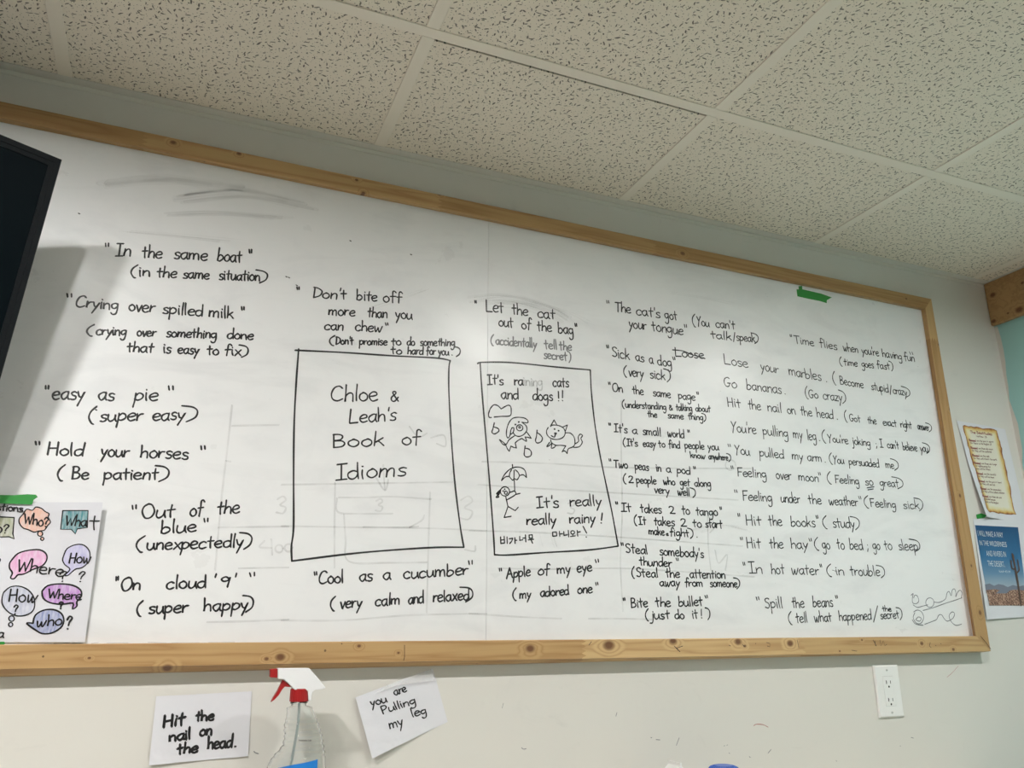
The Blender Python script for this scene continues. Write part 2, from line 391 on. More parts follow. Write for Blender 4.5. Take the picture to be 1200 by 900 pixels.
# ------------------------------------------------------------------ the room
FLOOR = -2.44; XL, XR, YB = -3.3, 2.250, -6.1
def struct(o): o['kind'] = 'structure'; return o
struct(box('wall_back', (XL-.1, 0, FLOOR-.1), (XR+.1, .1, .25), M['wall']))
struct(box('wall_right', (XR, YB-.1, FLOOR-.1), (XR+.1, 0, .25), M['teal']))
struct(box('wall_left', (XL-.1, YB-.1, FLOOR-.1), (XL, 0, .25), M['wall']))
struct(box('wall_front', (XL, YB-.1, FLOOR-.1), (XR, YB, .25), M['wall']))
struct(box('floor', (XL, YB, FLOOR-.1), (XR, 0, FLOOR), M['floor']))
ceiling = struct(box('ceiling', (XL, YB, .20), (XR, 0, .25), M['plenum']))
# irregular strip of white paint running over the corner onto the teal wall
rp = random.Random(5); vs = []; fs = []
for i in range(61):
    z = -.14-i*.038; e = .006+.004*math.sin(i*.9)+rp.uniform(0, .006)
    vs += [(XR-.0006, 0, z), (XR-.0006, -e, z)]
    if i: fs.append((2*i-2, 2*i-1, 2*i+1, 2*i))
o = link('trim_1', vs, fs, M['wall']); struct(o)

PIT = .6096; X0 = -.266
xs = [X0+PIT*i for i in range(-4, 5)]; xs = [x for x in xs if XL < x < XR-.05]
ys = [0, -.398]+[-.398-PIT*i for i in range(1, 10)]; ys = [y for y in ys if y > YB]
cols = [XL]+xs+[XR]; rows = ys+[YB]
TW = .0125
def in_troffer(cx, cy):
    return any(abs(cx-tx) < .3 and abs(cy-ty) < .6 for tx, ty in TROFFERS)
rt = random.Random(3)
for i in range(len(cols)-1):
    for j in range(len(rows)-1):
        a, b, c, d = cols[i], cols[i+1], rows[j], rows[j+1]
        if in_troffer((a+b)/2, (c+d)/2): continue
        x0, x1, y0, y1 = a+.004, b-.004, d+.004, c-.004
        short = (j == 0 and abs((a+b)/2-(X0+1.5*PIT)) < .1)
        if short: y0 = -.3795
        z = .0016+rt.uniform(0, .0008)
        o = box('ceiling_tile', (x0, y0, z), (x1, y1, z+.015), M['tile'], ceiling)
def bar(name, a, b, along):
    # inverted tee: flange with slightly rounded lips and the web above it
    if along == 'y':
        f = [(-TW, .0012), (-TW+.001, 0), (TW-.001, 0), (TW, .0012), (TW-.001, .0017), (.001, .0017), (.001, .032), (-.001, .032), (-.001, .0017), (-TW+.001, .0017)]
        rings = [[(a[0]+u, y, w) for u, w in f] for y in (a[1], b[1])]
    else:
        f = [(-TW, .0010), (-TW+.001, -.0003), (TW-.001, -.0003), (TW, .0010), (TW-.001, .0015), (.001, .0015), (.001, .036), (-.001, .036), (-.001, .0015), (-TW+.001, .0015)]
        rings = [[(x, a[1]+u, w) for u, w in f] for x in (a[0], b[0])]
    return loft(name, rings, M['grid'], ceiling, smooth=False)
for y in ys[1:]: bar('ceiling_grid_runner', (XL, y, 0), (XR, y, 0), 'x')
for x in xs:
    for j in range(len(rows)-1):
        yy = (rows[j]+rows[j+1])/2
        if any(abs(x-tx) < .29 and abs(yy-ty) < .6 for tx, ty in TROFFERS): continue
        bar('ceiling_grid_cross_tee', (x, rows[j]-(TW if j else .0), 0), (x, rows[j+1]+TW, 0), 'y')
# wall angles
for a, b in (((XL, -.022, -.0004), (XR, 0, .0012)), ((XR-.022, YB, -.0004), (XR, -.022, .0012)), ((XL, YB, -.0004), (XL+.022, -.022, .0012)), ((XL+.022, YB, -.0004), (XR-.022, YB+.022, .0012))):
    box('wall_angle', a, b, M['grid_w'], ceiling)
box('wall_angle_leg', (XL, -.0016, -.0105), (XR-.02, 0, -.0004), M['grid_w'], ceiling, bevel=.0004)

# pine beam along the top of the right wall
px_knots = [(-.025, -.045, .0075), (-.012, -.126, .006), (-.12, -.045, .004), (-.095, -.12, .009), (-.06, -.118, .003), (-.4, -.06, .01)]
M['beam'] = pine('pine_beam', 1, [-1.2, -2.3], px_knots, light=(.46, .29, .14), dark=(.30, .165, .07))
beam = box('pine_beam', (XR-.016, YB+.01, -.137), (XR-.0005, -.001, -.0015), M['beam'], bevel=.002)
tag(beam, label='wide knotty pine beam along the top of the teal wall under the ceiling', category='beam')

# fluorescent troffers laid in the grid
M['lamp'] = mat('fluorescent_tube', (1, 1, 1), .5)
bsdf(M['lamp']).inputs['Emission Color'].default_value = (1, .98, .945, 1); bsdf(M['lamp']).inputs['Emission Strength'].default_value = TUBE_POWER
M['reflector'] = mat('white_reflector', (.80, .80, .78), .4)
names = ['fluorescent ceiling fixture in the middle of the room, on the television side', 'fluorescent ceiling fixture in the middle of the room, on the teal wall side',
         'fluorescent ceiling fixture at the back of the room, on the television side', 'fluorescent ceiling fixture at the back of the room, on the teal wall side']
M['disc'] = mat('led_disc', (1, 1, 1), .5)
bsdf(M['disc']).inputs['Emission Color'].default_value = (1, .985, .96, 1); bsdf(M['disc']).inputs['Emission Strength'].default_value = DISC_POWER
for (tx, ty, dr), lab in zip(DISCS, ('leftmost of the round ceiling lamps, above the television', 'second round ceiling lamp from the left, above the television', 'round ceiling lamp above the middle of the whiteboard', 'round ceiling lamp nearest the teal wall')):
    t = empty('downlight', (tx, ty, 0), label=lab, category='light', group='round ceiling lamps in front of the whiteboard')
    C_ = lambda r, z: [(r*math.cos(k*math.pi/12), r*math.sin(k*math.pi/12), z) for k in range(24)]
    loft('cutoff_rim', [C_(dr+.022, -.0006), C_(dr+.020, -.010), C_(dr+.005, -.0125-dr*.13), C_(dr+.002, -.0125-dr*.13), C_(dr, -.004)], M['plate'], t, cap=False)  # unseen rim, dropped below the disc to keep lamp light off the upper wall
    loft('lamp_disc', [C_(dr-.001, -.0105), C_(dr-.001, -.0125)], M['disc'], t, smooth=False)
for (tx, ty), lab in zip(TROFFERS, names):
    t = empty('ceiling_light', (tx, ty, 0), label=lab, category='light', group='fluorescent ceiling fixtures')
    hw, hl = .292, .597
    vs = [(-hw, -hl, .002), (hw, -hl, .002), (hw, hl, .002), (-hw, hl, .002), (-hw+.05, -hl+.02, .09), (hw-.05, -hl+.02, .09), (hw-.05, hl-.02, .09), (-hw+.05, hl-.02, .09)]
    link('housing', vs, [(0, 1, 5, 4), (1, 2, 6, 5), (2, 3, 7, 6), (3, 0, 4, 7), (4, 5, 6, 7)], M['reflector'], t)
    for s in (-.145, .145):
        rings = [[(s+.0125*math.cos(k*math.pi/5), y, .030+.0125*math.sin(k*math.pi/5)) for k in range(10)] for y in (-hl+.03, hl-.03)]
        loft('tube', rings, M['lamp'], t)
        for y in (-hl+.022, hl-.022): box('lamp_holder', (s-.014, y-.008, .01), (s+.014, y+.008, .09), M['reflector'], t)

# ------------------------------------------------------------------ whiteboard
wb = empty('whiteboard', (.55, 0, -1.05), label='large wall whiteboard covered in handwritten idioms, framed in knotty pine', category='whiteboard')
U = lambda o: under(wb, o)
FY = -.0245                                          # front face of the pine bars
tl, tr = W(0, 118, FY), W(1091.2, 350, FY); bl, br = W(0, 784, -.030), W(1161.5, 763, -.030)
itl, itr = W(0, 143.5, BY), W(1079.5, 363.3, BY); ibl, ibr = W(0, 755.4, BY), W(1140.5, 745.6, BY)
fil, fir = W(0, 137.3, FY), W(1084.5, 361.5, FY); frb = W(1143.6, 745.4, -.0285)     # inner edges of the front faces
def ext(a, b, x):                                    # point on line a-b at x
    t = (x-a.x)/(b.x-a.x); return a+(b-a)*t
XE = -.95
sx = W(572, 330, BY).x
def slab(name, x0, x1):
    z0, z1 = ibr.z-.012, itr.z+.03
    return U(box(name, (x0, BY, z0), (x1, -.0005, z1), M['board']))
slab('panel', XE+.02, sx-.0003); slab('panel', sx+.0003, 1.955)
def kx(lst, y=FY):                                   # knots given as photo points on the bar
    return [((W(a, b, y).x), W(a, b, y).z, s) for a, b, s in lst]
M['pine_top'] = pine('pine_top_bar', 0, [W(171, 160, FY).x, W(516, 235, FY).x, W(768, 292, FY).x, -.7],
    kx([(203, 167, .0042), (280, 180, .0035), (418, 211, .003), (426, 226, .0035), (515, 227, .004), (800, 297, .005), (1062, 350, .003)]), light=(.55, .37, .18), dark=(.36, .18, .065))
M['pine_bottom'] = pine('pine_bottom_bar', 0, [W(683, 764, FY).x, W(940, 757, FY).x, W(60, 764, FY).x-.4],
    kx([(328, 770, .006), (312, 772, .003), (196, 783, .006), (466, 765, .0022), (420, 757, .003), (620, 760, .0075), (712, 756, .0095), (787, 751, .007), (863, 752, .0065), (924, 754, .0065), (1078, 754, .004), (1115, 761, .0035), (871, 757, .003), (105, 771, .002), (982, 763, .002), (1008, 750, .0022)]),
    light=(.66, .47, .25), dark=(.42, .235, .10))
M['pine_right'] = pine('pine_right_bar', 2, [W(1106, 400, FY).z, -.35], [(W(a, b, FY).z, W(a, b, FY).x, s) for a, b, s in
    [(1113, 480, .004), (1124, 581, .004), (1137, 663, .003), (1147, 718, .005), (1100, 404, .003)]], light=(.60, .40, .20), dark=(.42, .24, .10), cross=0)
def prism(name, secs, m):                            # secs: list of cross sections (each a list of points)
    return U(loft(name, secs, m, None, smooth=False))
# top bar (outer front edge, inner front edge, inner edge at the board)
def top_sec(x, tin=0.0):
    o = ext(tl, tr, x); i = ext(itl, itr, x)
    return [Vector((x, -.0005, o.z)), Vector((x, FY+.002, o.z)), Vector((x, FY, o.z-.002)), Vector((x, FY, ext(fil, fir, x).z)), Vector((x, FY+.002, ext(fil, fir, x).z-.001)), Vector((x, -.0005, i.z))]
a, b = top_sec(XE), top_sec(tr.x)
b[3] = fir.copy(); b[4] = Vector((fir.x-.001, FY+.002, fir.z-.001)); b[5] = Vector((itr.x, -.0005, itr.z))
prism('frame_bar', [a, b], M['pine_top'])
def bot_sec(x):
    o = ext(bl, br, x); i = ext(ibl, ibr, x)
    # face leans in at the foot: chamfer running back to the wall, narrower to the right
    ch = .0125-.0042*(x+.2)
    return [Vector((x, -.0005, i.z)), Vector((x, -.0285, i.z)), Vector((x, -.030, i.z-.0015)), Vector((x, -.030, o.z)), Vector((x, -.012, o.z-ch*.75)), Vector((x, -.0005, o.z-ch))]
a, b = bot_sec(XE), bot_sec(br.x)
b[0] = Vector((ibr.x, -.0005, ibr.z)); b[1] = frb.copy(); b[2] = Vector((frb.x+.001, -.030, frb.z-.0015))
prism('frame_bar', [a, b], M['pine_bottom'])
# right bar
wi = .0075
prism('frame_bar', [[Vector((tr.x, -.0005, tr.z)), Vector((tr.x, FY, tr.z)), fir.copy(), Vector((itr.x, -.012, itr.z)), Vector((itr.x, -.0005, itr.z))],
                    [Vector((br.x, -.0005, br.z)), Vector((br.x, -.0285, br.z+.0005)), frb.copy(), Vector((ibr.x, -.013, ibr.z)), Vector((ibr.x, -.0005, ibr.z))]], M['pine_right'])
# dark mitre line at the bottom corner and one at the top
s = Ink(lambda x, y: W(x, y, -.0302), .0016, .0002)
s.stroke([(1149, 745.5), (1155, 752.5), (1161, 760.5)], .0012)
U(s.build('mitre_gap', mat('mitre_dark', (.03, .015, .008), .8))); s = Ink(lambda x, y: W(x, y, -.0302), .0016, .0002)
s.stroke([(457+17, 756), (474, 770), (473, 774)], .0009)
U(s.build('frame_crack', mat('crack_dark', (.03, .015, .008), .8)))
prism('frame_bar', [[Vector((XE+.04, -.0005, top_sec(XE)[0].z)), Vector((XE+.04, FY+.0007, top_sec(XE)[0].z)), Vector((XE, FY+.0007, top_sec(XE)[0].z)), Vector((XE, -.0005, top_sec(XE)[0].z))],
                    [Vector((XE+.04, -.0005, bl.z)), Vector((XE+.04, FY+.0007, bl.z)), Vector((XE, FY+.0007, bl.z)), Vector((XE, -.0005, bl.z))]], M['pine_right'])
# felt tip scribbles on the bottom bar
s = Ink(lambda x, y: W(x, y, -.0300), .0011, .0003)
for p in ([(1023, 750), (1027, 757)], [(1026, 757), (1025, 751)], [(1031, 750), (1032, 757), (1035, 751), (1037, 757), (1039, 755)], [(934, 750), (936, 759)], [(898, 753), (902, 754), (902, 758), (899, 757)],
          [(854, 756), (856, 757)], [(870, 755), (872, 758)], [(1090, 753), (1089, 757), (1091, 759)], [(1096, 756), (1097, 757)], [(1102, 754), (1103, 755)], [(998, 762), (1004, 763)], [(693, 752), (690, 756)], [(790, 757), (797, 764), (792, 760), (800, 757)]):
    s.stroke(p)
U(s.build('pen_mark', M['ink']))['kind'] = 'stuff'
# grime where the board meets the bottom and right bars
s = Ink(lambda x, y: W(x, y, BY), .0016, .0003); rg = random.Random(8)
x = 5
while x < 1130:
    w_ = rg.uniform(4, 34); yy = 754.2-(x/1140)*6.6
    if rg.random() < .62: s.stroke([(x, yy+rg.uniform(-.5, .5)), (x+w_, yy-w_*.006+rg.uniform(-.5, .5))], rg.uniform(.0006, .0016))
    x += w_+rg.uniform(2, 26)
for k in range(20):
    y = 470+k*14; xx = 1097+(y-470)*.1535
    s.stroke([(xx-rg.uniform(0, 1.2), y), (xx+2, y+13)], .0009)
U(s.build('edge_grime', M['ghost']))['kind'] = 'stuff'

# ------------------------------------------------------------------ handwriting on the board
BRD = lambda x, y: W(x, y, BY)
def T(ox, oy, s): return lambda x, y: (ox+x/s, oy+y/s)
A_ = T(30, 270, 4); B_ = T(30, 430, 4); C_ = T(100, 570, 5); D_ = T(330, 320, 5); E_ = T(330, 500, 3.75); F_ = T(540, 330, 5.294)
G_ = T(550, 460, 6.428); H_ = T(550, 590, 6.428); I_ = T(700, 340, 6); J_ = T(700, 460, 6); K_ = T(700, 570, 5.294)
L_ = T(840, 380, 4.615); M_ = T(840, 500, 4.615); N_ = T(840, 610, 3.871)
def line(ink, tf, s, xa, ya, xb, yb, h, words, width=None):
    """baseline from (xa,ya) to (xb,yb) and x-height h in crop pixels; words 'text x0 x1 [dh]'"""
    sc = tf(1, 0)[0]-tf(0, 0)[0]
    for w in words:
        t, x0, x1 = w[:3]; hh = h*(w[3] if len(w) > 3 else 1)
        f = lambda x: ya+(yb-ya)*(x-xa)/(xb-xa)
        a = tf(x0, f(x0)); b = tf(x1, f(x1))
        ink.word(t, a[0], a[1], b[0], b[1], hh*sc, width)
def words_of(words):
    """marks without letters go with the nearer neighbouring word"""
    al = [any(ch.isalnum() for ch in w[0]) for w in words]; grp = [[w] if k else [] for w, k in zip(words, al)]
    if not any(al): return [list(words)]
    for i, w in enumerate(words):
        if al[i]: continue
        best = min((j for j in range(len(words)) if al[j]), key=lambda j: max(words[j][1]-w[2], w[1]-words[j][2]))
        grp[best].append(w)
    return [g for g in grp if g]
def text(label, lines, m='ink', width=.0028, name='handwritten_word'):
    for l in lines:
        for g in words_of(l[6]):
            ink = Ink(BRD, width); line(ink, l[0], None, *l[1:6], g)
            o = U(ink.build(name, M[m])); o['label'] = 'word %s in the %s' % (g[0][0], label)
    return o
def Lw(s): # "word x0 x1;word x0 x1"
    out = []
    for t in s.split('|'):
        p = t.split(); out.append((p[0], float(p[1]), float(p[2]))+((float(p[3]),) if len(p) > 3 else ()))
    return out
text('black marker writing "In the same boat" (in the same situation)', [
 (A_, 420, 120, 1060, 152, 31, Lw('" 362 387|In 422 492 1.1|the 545 640|same 695 852|boat 898 1012|" 1038 1060')),
 (A_, 490, 214, 1135, 240, 27, Lw('( 490 520|in 530 583|the 615 708|same 737 862|situation 907 1098|) 1075 1137'))])
text('black marker writing "Crying over spilled milk" and its meaning', [
 (A_, 230, 358, 1000, 416, 30, Lw('" 178 216|Crying 232 435|over 483 603|spilled 642 830|milk 858 975|" 1002 1025')),
 (A_, 330, 490, 1065, 512, 25, Lw('( 283 318|crying 330 472|over 522 608|something 660 895|done 945 1068')),
 (A_, 475, 568, 1010, 588, 26, Lw('that 475 598|is 645 680|easy 713 812|to 850 905|fix 932 1010|) 995 1048'))])
text('black marker writing "easy as pie" (super easy)', [
 (B_, 125, 152, 620, 160, 36, Lw('" 78 105|easy 123 275|as 340 415|pie 507 620|" 655 692')),
 (B_, 345, 257, 745, 248, 34, Lw('( 290 325|super 347 548|easy 595 745|) 725 812'))])
text('black marker writing "Hold your horses" (Be patient)', [
 (B_, 98, 412, 762, 432, 33, Lw('" 28 66|Hold 98 272|your 352 482|horses 537 762|" 808 845')),
 (B_, 215, 525, 620, 528, 31, Lw('( 145 178|Be 215 297|patient 365 620|) 600 675'))])
text('black marker writing "Out of the blue" (unexpectedly)', [
 (C_, 325, 190, 905, 158, 45, Lw('" 257 300|Out 328 520 1.05|of 612 688|the 770 905')),
 (C_, 440, 276, 650, 266, 42, Lw('blue 443 650|" 680 722')),
 (C_, 360, 374, 920, 355, 41, Lw('( 290 345|unexpectedly 360 925|) 895 985'))])
text('black marker writing "On cloud 9" (super happy)', [
 (C_, 205, 612, 840, 588, 43, Lw('" 165 190|On 205 322|cloud 475 708|\' 742 757|9 785 845|\' 870 885|" 948 1000')),
 (C_, 370, 748, 960, 722, 42, Lw('( 298 330|super 370 600|happy 693 955|) 915 990'))])
text('black marker writing "Don\'t bite off more than you can chew" and its meaning', [
 (D_, 180, 145, 700, 174, 33, Lw('" 82 105 .9|Don\'t 180 380|bite 440 560|off 595 705')),
 (D_, 275, 245, 765, 272, 33, Lw('more 275 430|than 503 620|you 668 765')),
 (D_, 250, 332, 600, 346, 32, Lw('can 252 362|chew 432 590|" 602 627 .9')),
 (D_, 315, 418, 1015, 428, 25, Lw('( 277 310|Don\'t 315 420|promise 455 618|to 643 700|do 735 780|something 813 1015|, 1010 1020')),
 (D_, 640, 474, 1000, 482, 25, Lw('to 640 705|hard 738 830|for 848 903|you 918 980|. 995 1002|) 1010 1050'))], width=.0027)
text('black marker title reading Chloe & Leah\'s Book of Idioms inside the drawn box', [
 (D_, 290, 752, 685, 750, 44, Lw('Chloe 288 565 1.15|& 638 685')),
 (D_, 395, 880, 672, 864, 44, Lw("Leah's 395 672")),
 (E_, 225, 93, 612, 78, 32, Lw('Book 225 452|of 530 612')),
 (E_, 250, 236, 548, 214, 38, Lw('Idioms 238 548'))])
text('black marker writing "Cool as a cucumber" (very calm and relaxed)', [
 (E_, 160, 692, 830, 650, 30, Lw('" 136 156|Cool 163 272|as 342 400|a 447 480|cucumber 537 820|" 815 845')),
 (E_, 255, 800, 830, 760, 28, Lw('( 212 235|very 257 352|calm 412 520|and 557 625|relaxed 665 825|) 785 848'))])
text('black marker writing "Let the cat out of the bag"', [
 (F_, 155, 183, 585, 235, 36, Lw('" 82 100 .8|Let 157 265 1.1|the 318 418|cat 478 585')),
 (F_, 235, 275, 700, 330, 36, Lw('out 235 325|of 378 435|the 475 565|bag 605 700|" 707 725'))])
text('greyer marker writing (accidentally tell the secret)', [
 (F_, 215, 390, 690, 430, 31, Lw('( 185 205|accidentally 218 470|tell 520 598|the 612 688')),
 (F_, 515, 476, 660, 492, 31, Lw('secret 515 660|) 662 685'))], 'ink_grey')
text('black marker writing It\'s raining cats and dogs, inside the drawn box', [
 (F_, 175, 638, 670, 655, 34, Lw("It's 165 265|ra 332 388|cats 572 670")),
 (F_, 250, 728, 640, 742, 37, Lw('and 252 360|dogs 447 572|! 603 612|! 626 636'))])
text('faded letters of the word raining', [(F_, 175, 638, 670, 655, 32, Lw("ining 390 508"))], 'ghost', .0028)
text('black marker writing It\'s really really rainy, inside the drawn box', [
 (G_, 505, 870, 998, 850, 45, Lw("It's 507 675 1.05|really 757 998")),
 (H_, 430, 162, 950, 146, 42, Lw('really 430 657|rainy 755 950')),
 (H_, 950, 148, 1010, 146, 46, Lw('! 984 1008'))])
text('black marker writing "Apple of my eye" (my adored one"', [
 (H_, 285, 562, 925, 508, 42, Lw('" 220 250|Apple 280 460|of 517 605|my 662 765|eye 812 925|" 945 985')),
 (H_, 378, 718, 930, 672, 40, Lw('( 325 357|my 378 465|adored 535 752|one 815 928|" 948 978'))])
text('black marker writing "The cat\'s got your tongue" (You can\'t talk/speak)', [
 (I_, 125, 150, 563, 214, 38, Lw('" 62 90|The 127 238|cat\'s 275 443|got 475 563')),
 (I_, 225, 265, 605, 316, 40, Lw('your 222 348|tongue 385 605|" 612 640')),
 (I_, 703, 250, 968, 275, 34, Lw('( 668 694 1.15|You 703 788|can\'t 835 968')),
 (I_, 800, 340, 1110, 367, 32, Lw('talk 800 945|/ 956 972|speak 980 1110|) 1085 1140'))], width=.0026)
o = text('black marker writing "Sick as a dog" (very sick)', [
 (I_, 105, 468, 520, 542, 38, Lw('" 62 88|Sick 105 228|as 270 330|a 367 395|dog 425 525|" 530 557')),
 (I_, 222, 605, 480, 632, 38, Lw('( 185 210|very 222 325|sick 372 478|) 470 522'))], width=.0026)
o = text('struck-through word Loose', [(I_, 550, 465, 755, 482, 34, Lw('Loose 548 752'))], width=.0026)
ink = Ink(BRD, .0026); ink.curve([I_(528, 420), I_(600, 428), I_(660, 452), I_(757, 482)]); U(ink.build('strike_line', M['ink']))
text('black marker writing "On the same page" and its meaning', [
 (I_, 105, 712, 690, 778, 33, Lw('" 78 98|On 105 180|the 248 325|same 392 517|page 570 690|" 698 720')),
 (J_, 198, 106, 795, 138, 26, Lw('( 174 192|understanding 198 485|& 505 530|talking 553 668|about 693 795')),
 (J_, 355, 172, 745, 196, 26, Lw('the 355 420|same 497 607|thing 640 745|) 738 768'))], width=.0026)
text('black marker writing "It\'s a small world" and its meaning', [
 (J_, 120, 277, 615, 322, 32, Lw('" 78 100|It\'s 118 212|a 248 282|small 320 448|world 495 612|" 635 655')),
 (J_, 200, 375, 855, 405, 29, Lw('( 180 200|It\'s 205 285|easy 322 410|to 432 478|find 503 582|people 615 752|you 778 855')),
 (J_, 655, 458, 925, 478, 24, Lw('know 655 760|anywhere 783 920|) 912 944'))], width=.0026)
text('black marker writing "Two peas in a pod" and its meaning', [
 (J_, 130, 528, 655, 576, 31, Lw('" 80 102|Two 118 215|peas 265 362|in 415 450|a 487 520|pod 560 655|" 675 698')),
 (J_, 218, 635, 800, 665, 30, Lw('( 182 205|2 218 255|people 275 415|who 465 548|get 583 650|along 685 800')),
 (J_, 402, 706, 650, 728, 30, Lw('very 402 508|well 565 650|) 655 697'))], width=.0026)
text('black marker writing "It takes 2 to tango" and its meaning', [
 (K_, 145, 155, 745, 184, 30, Lw('" 112 132|It 148 212|takes 268 400|2 448 485|to 527 575|tango 612 748|" 762 778')),
 (K_, 260, 236, 775, 260, 29, Lw('( 228 248|It 257 303|takes 352 480|2 515 555|to 592 648|start 672 775')),
 (K_, 320, 298, 570, 314, 27, Lw('make 320 418|a 428 440 .5|fight 450 570|) 562 600|. 616 622'))], width=.0026)
text('black marker writing "Steal somebody\'s thunder" and its meaning', [
 (K_, 180, 412, 660, 444, 32, Lw('" 145 168|Steal 177 313|somebody\'s 388 662')),
 (K_, 262, 490, 460, 500, 30, Lw('thunder 262 462|" 488 512')),
 (K_, 245, 562, 795, 572, 31, Lw('( 213 233|Steal 243 378|the 425 512|attention 575 795')),
 (K_, 388, 618, 870, 626, 28, Lw('away 388 512|from 545 655|someone 700 868|) 850 890'))], width=.0026)
text('black marker writing "Bite the bullet" (just do it!)', [
 (K_, 210, 752, 655, 740, 33, Lw('" 158 180|Bite 210 315|the 363 457|bullet 505 655|" 668 694')),
 (K_, 330, 825, 650, 818, 32, Lw('( 298 320|just 335 450|do 483 540|it 590 625|! 642 654|) 672 705'))], width=.0026)
text('black marker writing "Time flies when you\'re having fun" (time goes fast)', [
 (L_, 425, 103, 1075, 204, 24, Lw('" 398 412|Time 422 528|flies 558 652|when 685 765|you\'re 785 878|having 897 1003|fun 1016 1072|" 1045 1074 1.2')),
 (L_, 690, 222, 940, 246, 22, Lw('( 665 680|time 688 762|goes 785 850|fast 868 938|) 935 958'))], width=.0023)
text('black marker writing Lose your marbles. (Become stupid/crazy)', [
 (L_, 40, 214, 1030, 388, 30, Lw('Lose 40 172|your 238 335|marbles 392 567|. 590 598')),
 (L_, 40, 214, 1030, 388, 24, Lw('( 628 646 1.4|Become 668 795|stupid 838 930|/ 936 950|crazy 955 1030|) 1005 1052'))], width=.0023)
text('black marker writing Go bananas. (Go crazy)', [
 (L_, 40, 337, 680, 420, 30, Lw('Go 40 110|bananas 163 352|. 366 374|( 480 496|Go 498 550 .85|crazy 577 680|) 665 704'))], width=.0023)
text('black marker writing Hit the nail on the head. (Got the exact right answer)', [
 (L_, 58, 444, 1150, 576, 28, Lw('Hit 58 130|the 170 240|nail 275 352|on 382 428|the 454 518|head 543 632|. 648 656|( 692 708')),
 (L_, 58, 444, 1150, 576, 22, Lw('Got 720 778|the 817 865|exact 900 973|right 995 1055|answer 1087 1150|) 1135 1168'))], width=.0023)
text('black marker writing You\'re pulling my leg and its meaning', [
 (M_, 80, 26, 1150, 140, 30, Lw('You\'re 80 215|pulling 250 388|my 415 465|leg 490 540|. 553 560|( 570 592')),
 (M_, 80, 26, 1150, 140, 24, Lw('You\'re 604 712|joking 735 832|; 860 870|I 884 900|can\'t 924 985|believe 1008 1085|you 1102 1145|) 1118 1160'))], width=.0023)
text('black marker writing "You pulled my arm. (You persuaded me)', [
 (M_, 95, 148, 960, 228, 28, Lw('" 60 82|You 100 180|pulled 232 365|my 408 468|arm 492 570|. 583 590|( 610 628|You 632 690 .85|persuaded 715 880 .85|me 915 960 .85|) 945 990'))], width=.0023)
text('black marker writing "Feeling over moon" (Feeling so great)', [
 (M_, 110, 268, 985, 328, 28, Lw('" 78 96|Feeling 112 270|over 322 405|moon 443 552|" 552 570|( 598 622|Feeling 640 772 .9|so 803 848 .9|great 883 985 .9|) 955 1017'))], width=.0023)
ink = Ink(BRD, .0022); ink.stroke([M_(812, 331), M_(850, 325)]); ink.stroke([M_(816, 342), M_(846, 337)]); U(ink.build('underline', M['ink']))
text('black marker writing "Feeling under the weather" (Feeling sick)', [
 (M_, 138, 398, 1100, 447, 29, Lw('" 95 118|Feeling 140 302|under 347 452|the 497 568|weather 608 765|" 770 790|( 798 826|Feeling 832 970 .9|sick 1010 1098 .9|) 1075 1124'))], width=.0023)
text('black marker writing "Hit the books" (study)', [
 (M_, 155, 532, 748, 548, 31, Lw('" 115 133|Hit 158 242|the 282 355|books 402 535|" 540 557|( 573 600|study 630 748|) 730 780'))], width=.0023)
text('black marker writing "Hit the hay" (go to bed; go to sleep)', [
 (N_, 135, 124, 915, 135, 26, Lw('" 108 124|Hit 137 200|the 240 303|hay 338 415|" 420 438|( 443 465|go 480 515|to 547 580|bed 604 665|; 682 690|go 709 742|to 762 797|sleep 827 915|) 880 930'))], width=.0023)
text('black marker writing "In hot water" (in trouble)', [
 (N_, 145, 240, 742, 252, 26, Lw('" 120 134|In 147 210 1.1|hot 248 308|water 340 465|" 470 484|( 498 524|in 541 580|trouble 607 742|) 730 768'))], width=.0023)
text('black marker writing "Spill the beans" (tell what happened/the secret)', [
 (N_, 220, 399, 528, 391, 27, Lw('" 180 200|Spill 220 300|the 342 398|beans 437 528|" 540 557')),
 (N_, 358, 464, 828, 443, 25, Lw('( 325 344|tell 360 412|what 444 522|happened 556 703|/ 708 737 1.35|secret 744 828 .85|) 820 846')),
 (N_, 752, 412, 793, 411, 14, Lw('the 752 793'))], width=.0023)

# drawn boxes and pictures
def drawing(label, name, strokes, circles=(), m='ink', width=.0028):
    ink = Ink(BRD, width)
    for tf, pts in strokes: ink.curve([tf(*p) for p in pts])
    for tf, cx, cy, rx, ry in circles: ink.stroke([tf(*p) for p in circle(cx, cy, rx, ry)])
    o = U(ink.build(name, M[m])); o['label'] = label; return o
P_ = lambda x, y: (x, y)
ink = Ink(BRD, .0031)
for seg in ([(345.8, 410.5), (400, 413), (460, 417), (510, 419.5), (527.5, 422.5)], [(527.5, 422.5), (526, 432), (526, 460), (528, 500)], [(528, 500), (532.5, 561), (539, 615), (543.5, 641.3)],
            [(543.5, 641.3), (500, 642), (420, 648), (342, 657.5)], [(342, 657.5), (341.5, 640), (344, 618), (344, 560), (344.6, 500), (347, 450), (350, 409)]): ink.curve(seg)
o = U(ink.build('drawn_box', M['ink'])); o['label'] = 'large hand-drawn rectangle around the book title'
ink = Ink(BRD, .0031)
for seg in ([(559.5, 426), (566, 424.6), (600, 425), (650, 430), (691.7, 433.6)], [(691.7, 433.6), (693, 460), (697, 497), (703, 533), (710, 567), (717, 600), (724.3, 640)],
            [(724.3, 640), (690, 644.5), (640, 647.5), (595, 650.5), (579.4, 650)], [(579.4, 650), (578.6, 632), (575.9, 595), (572, 545), (565, 462), (562.6, 425)]): ink.curve(seg)
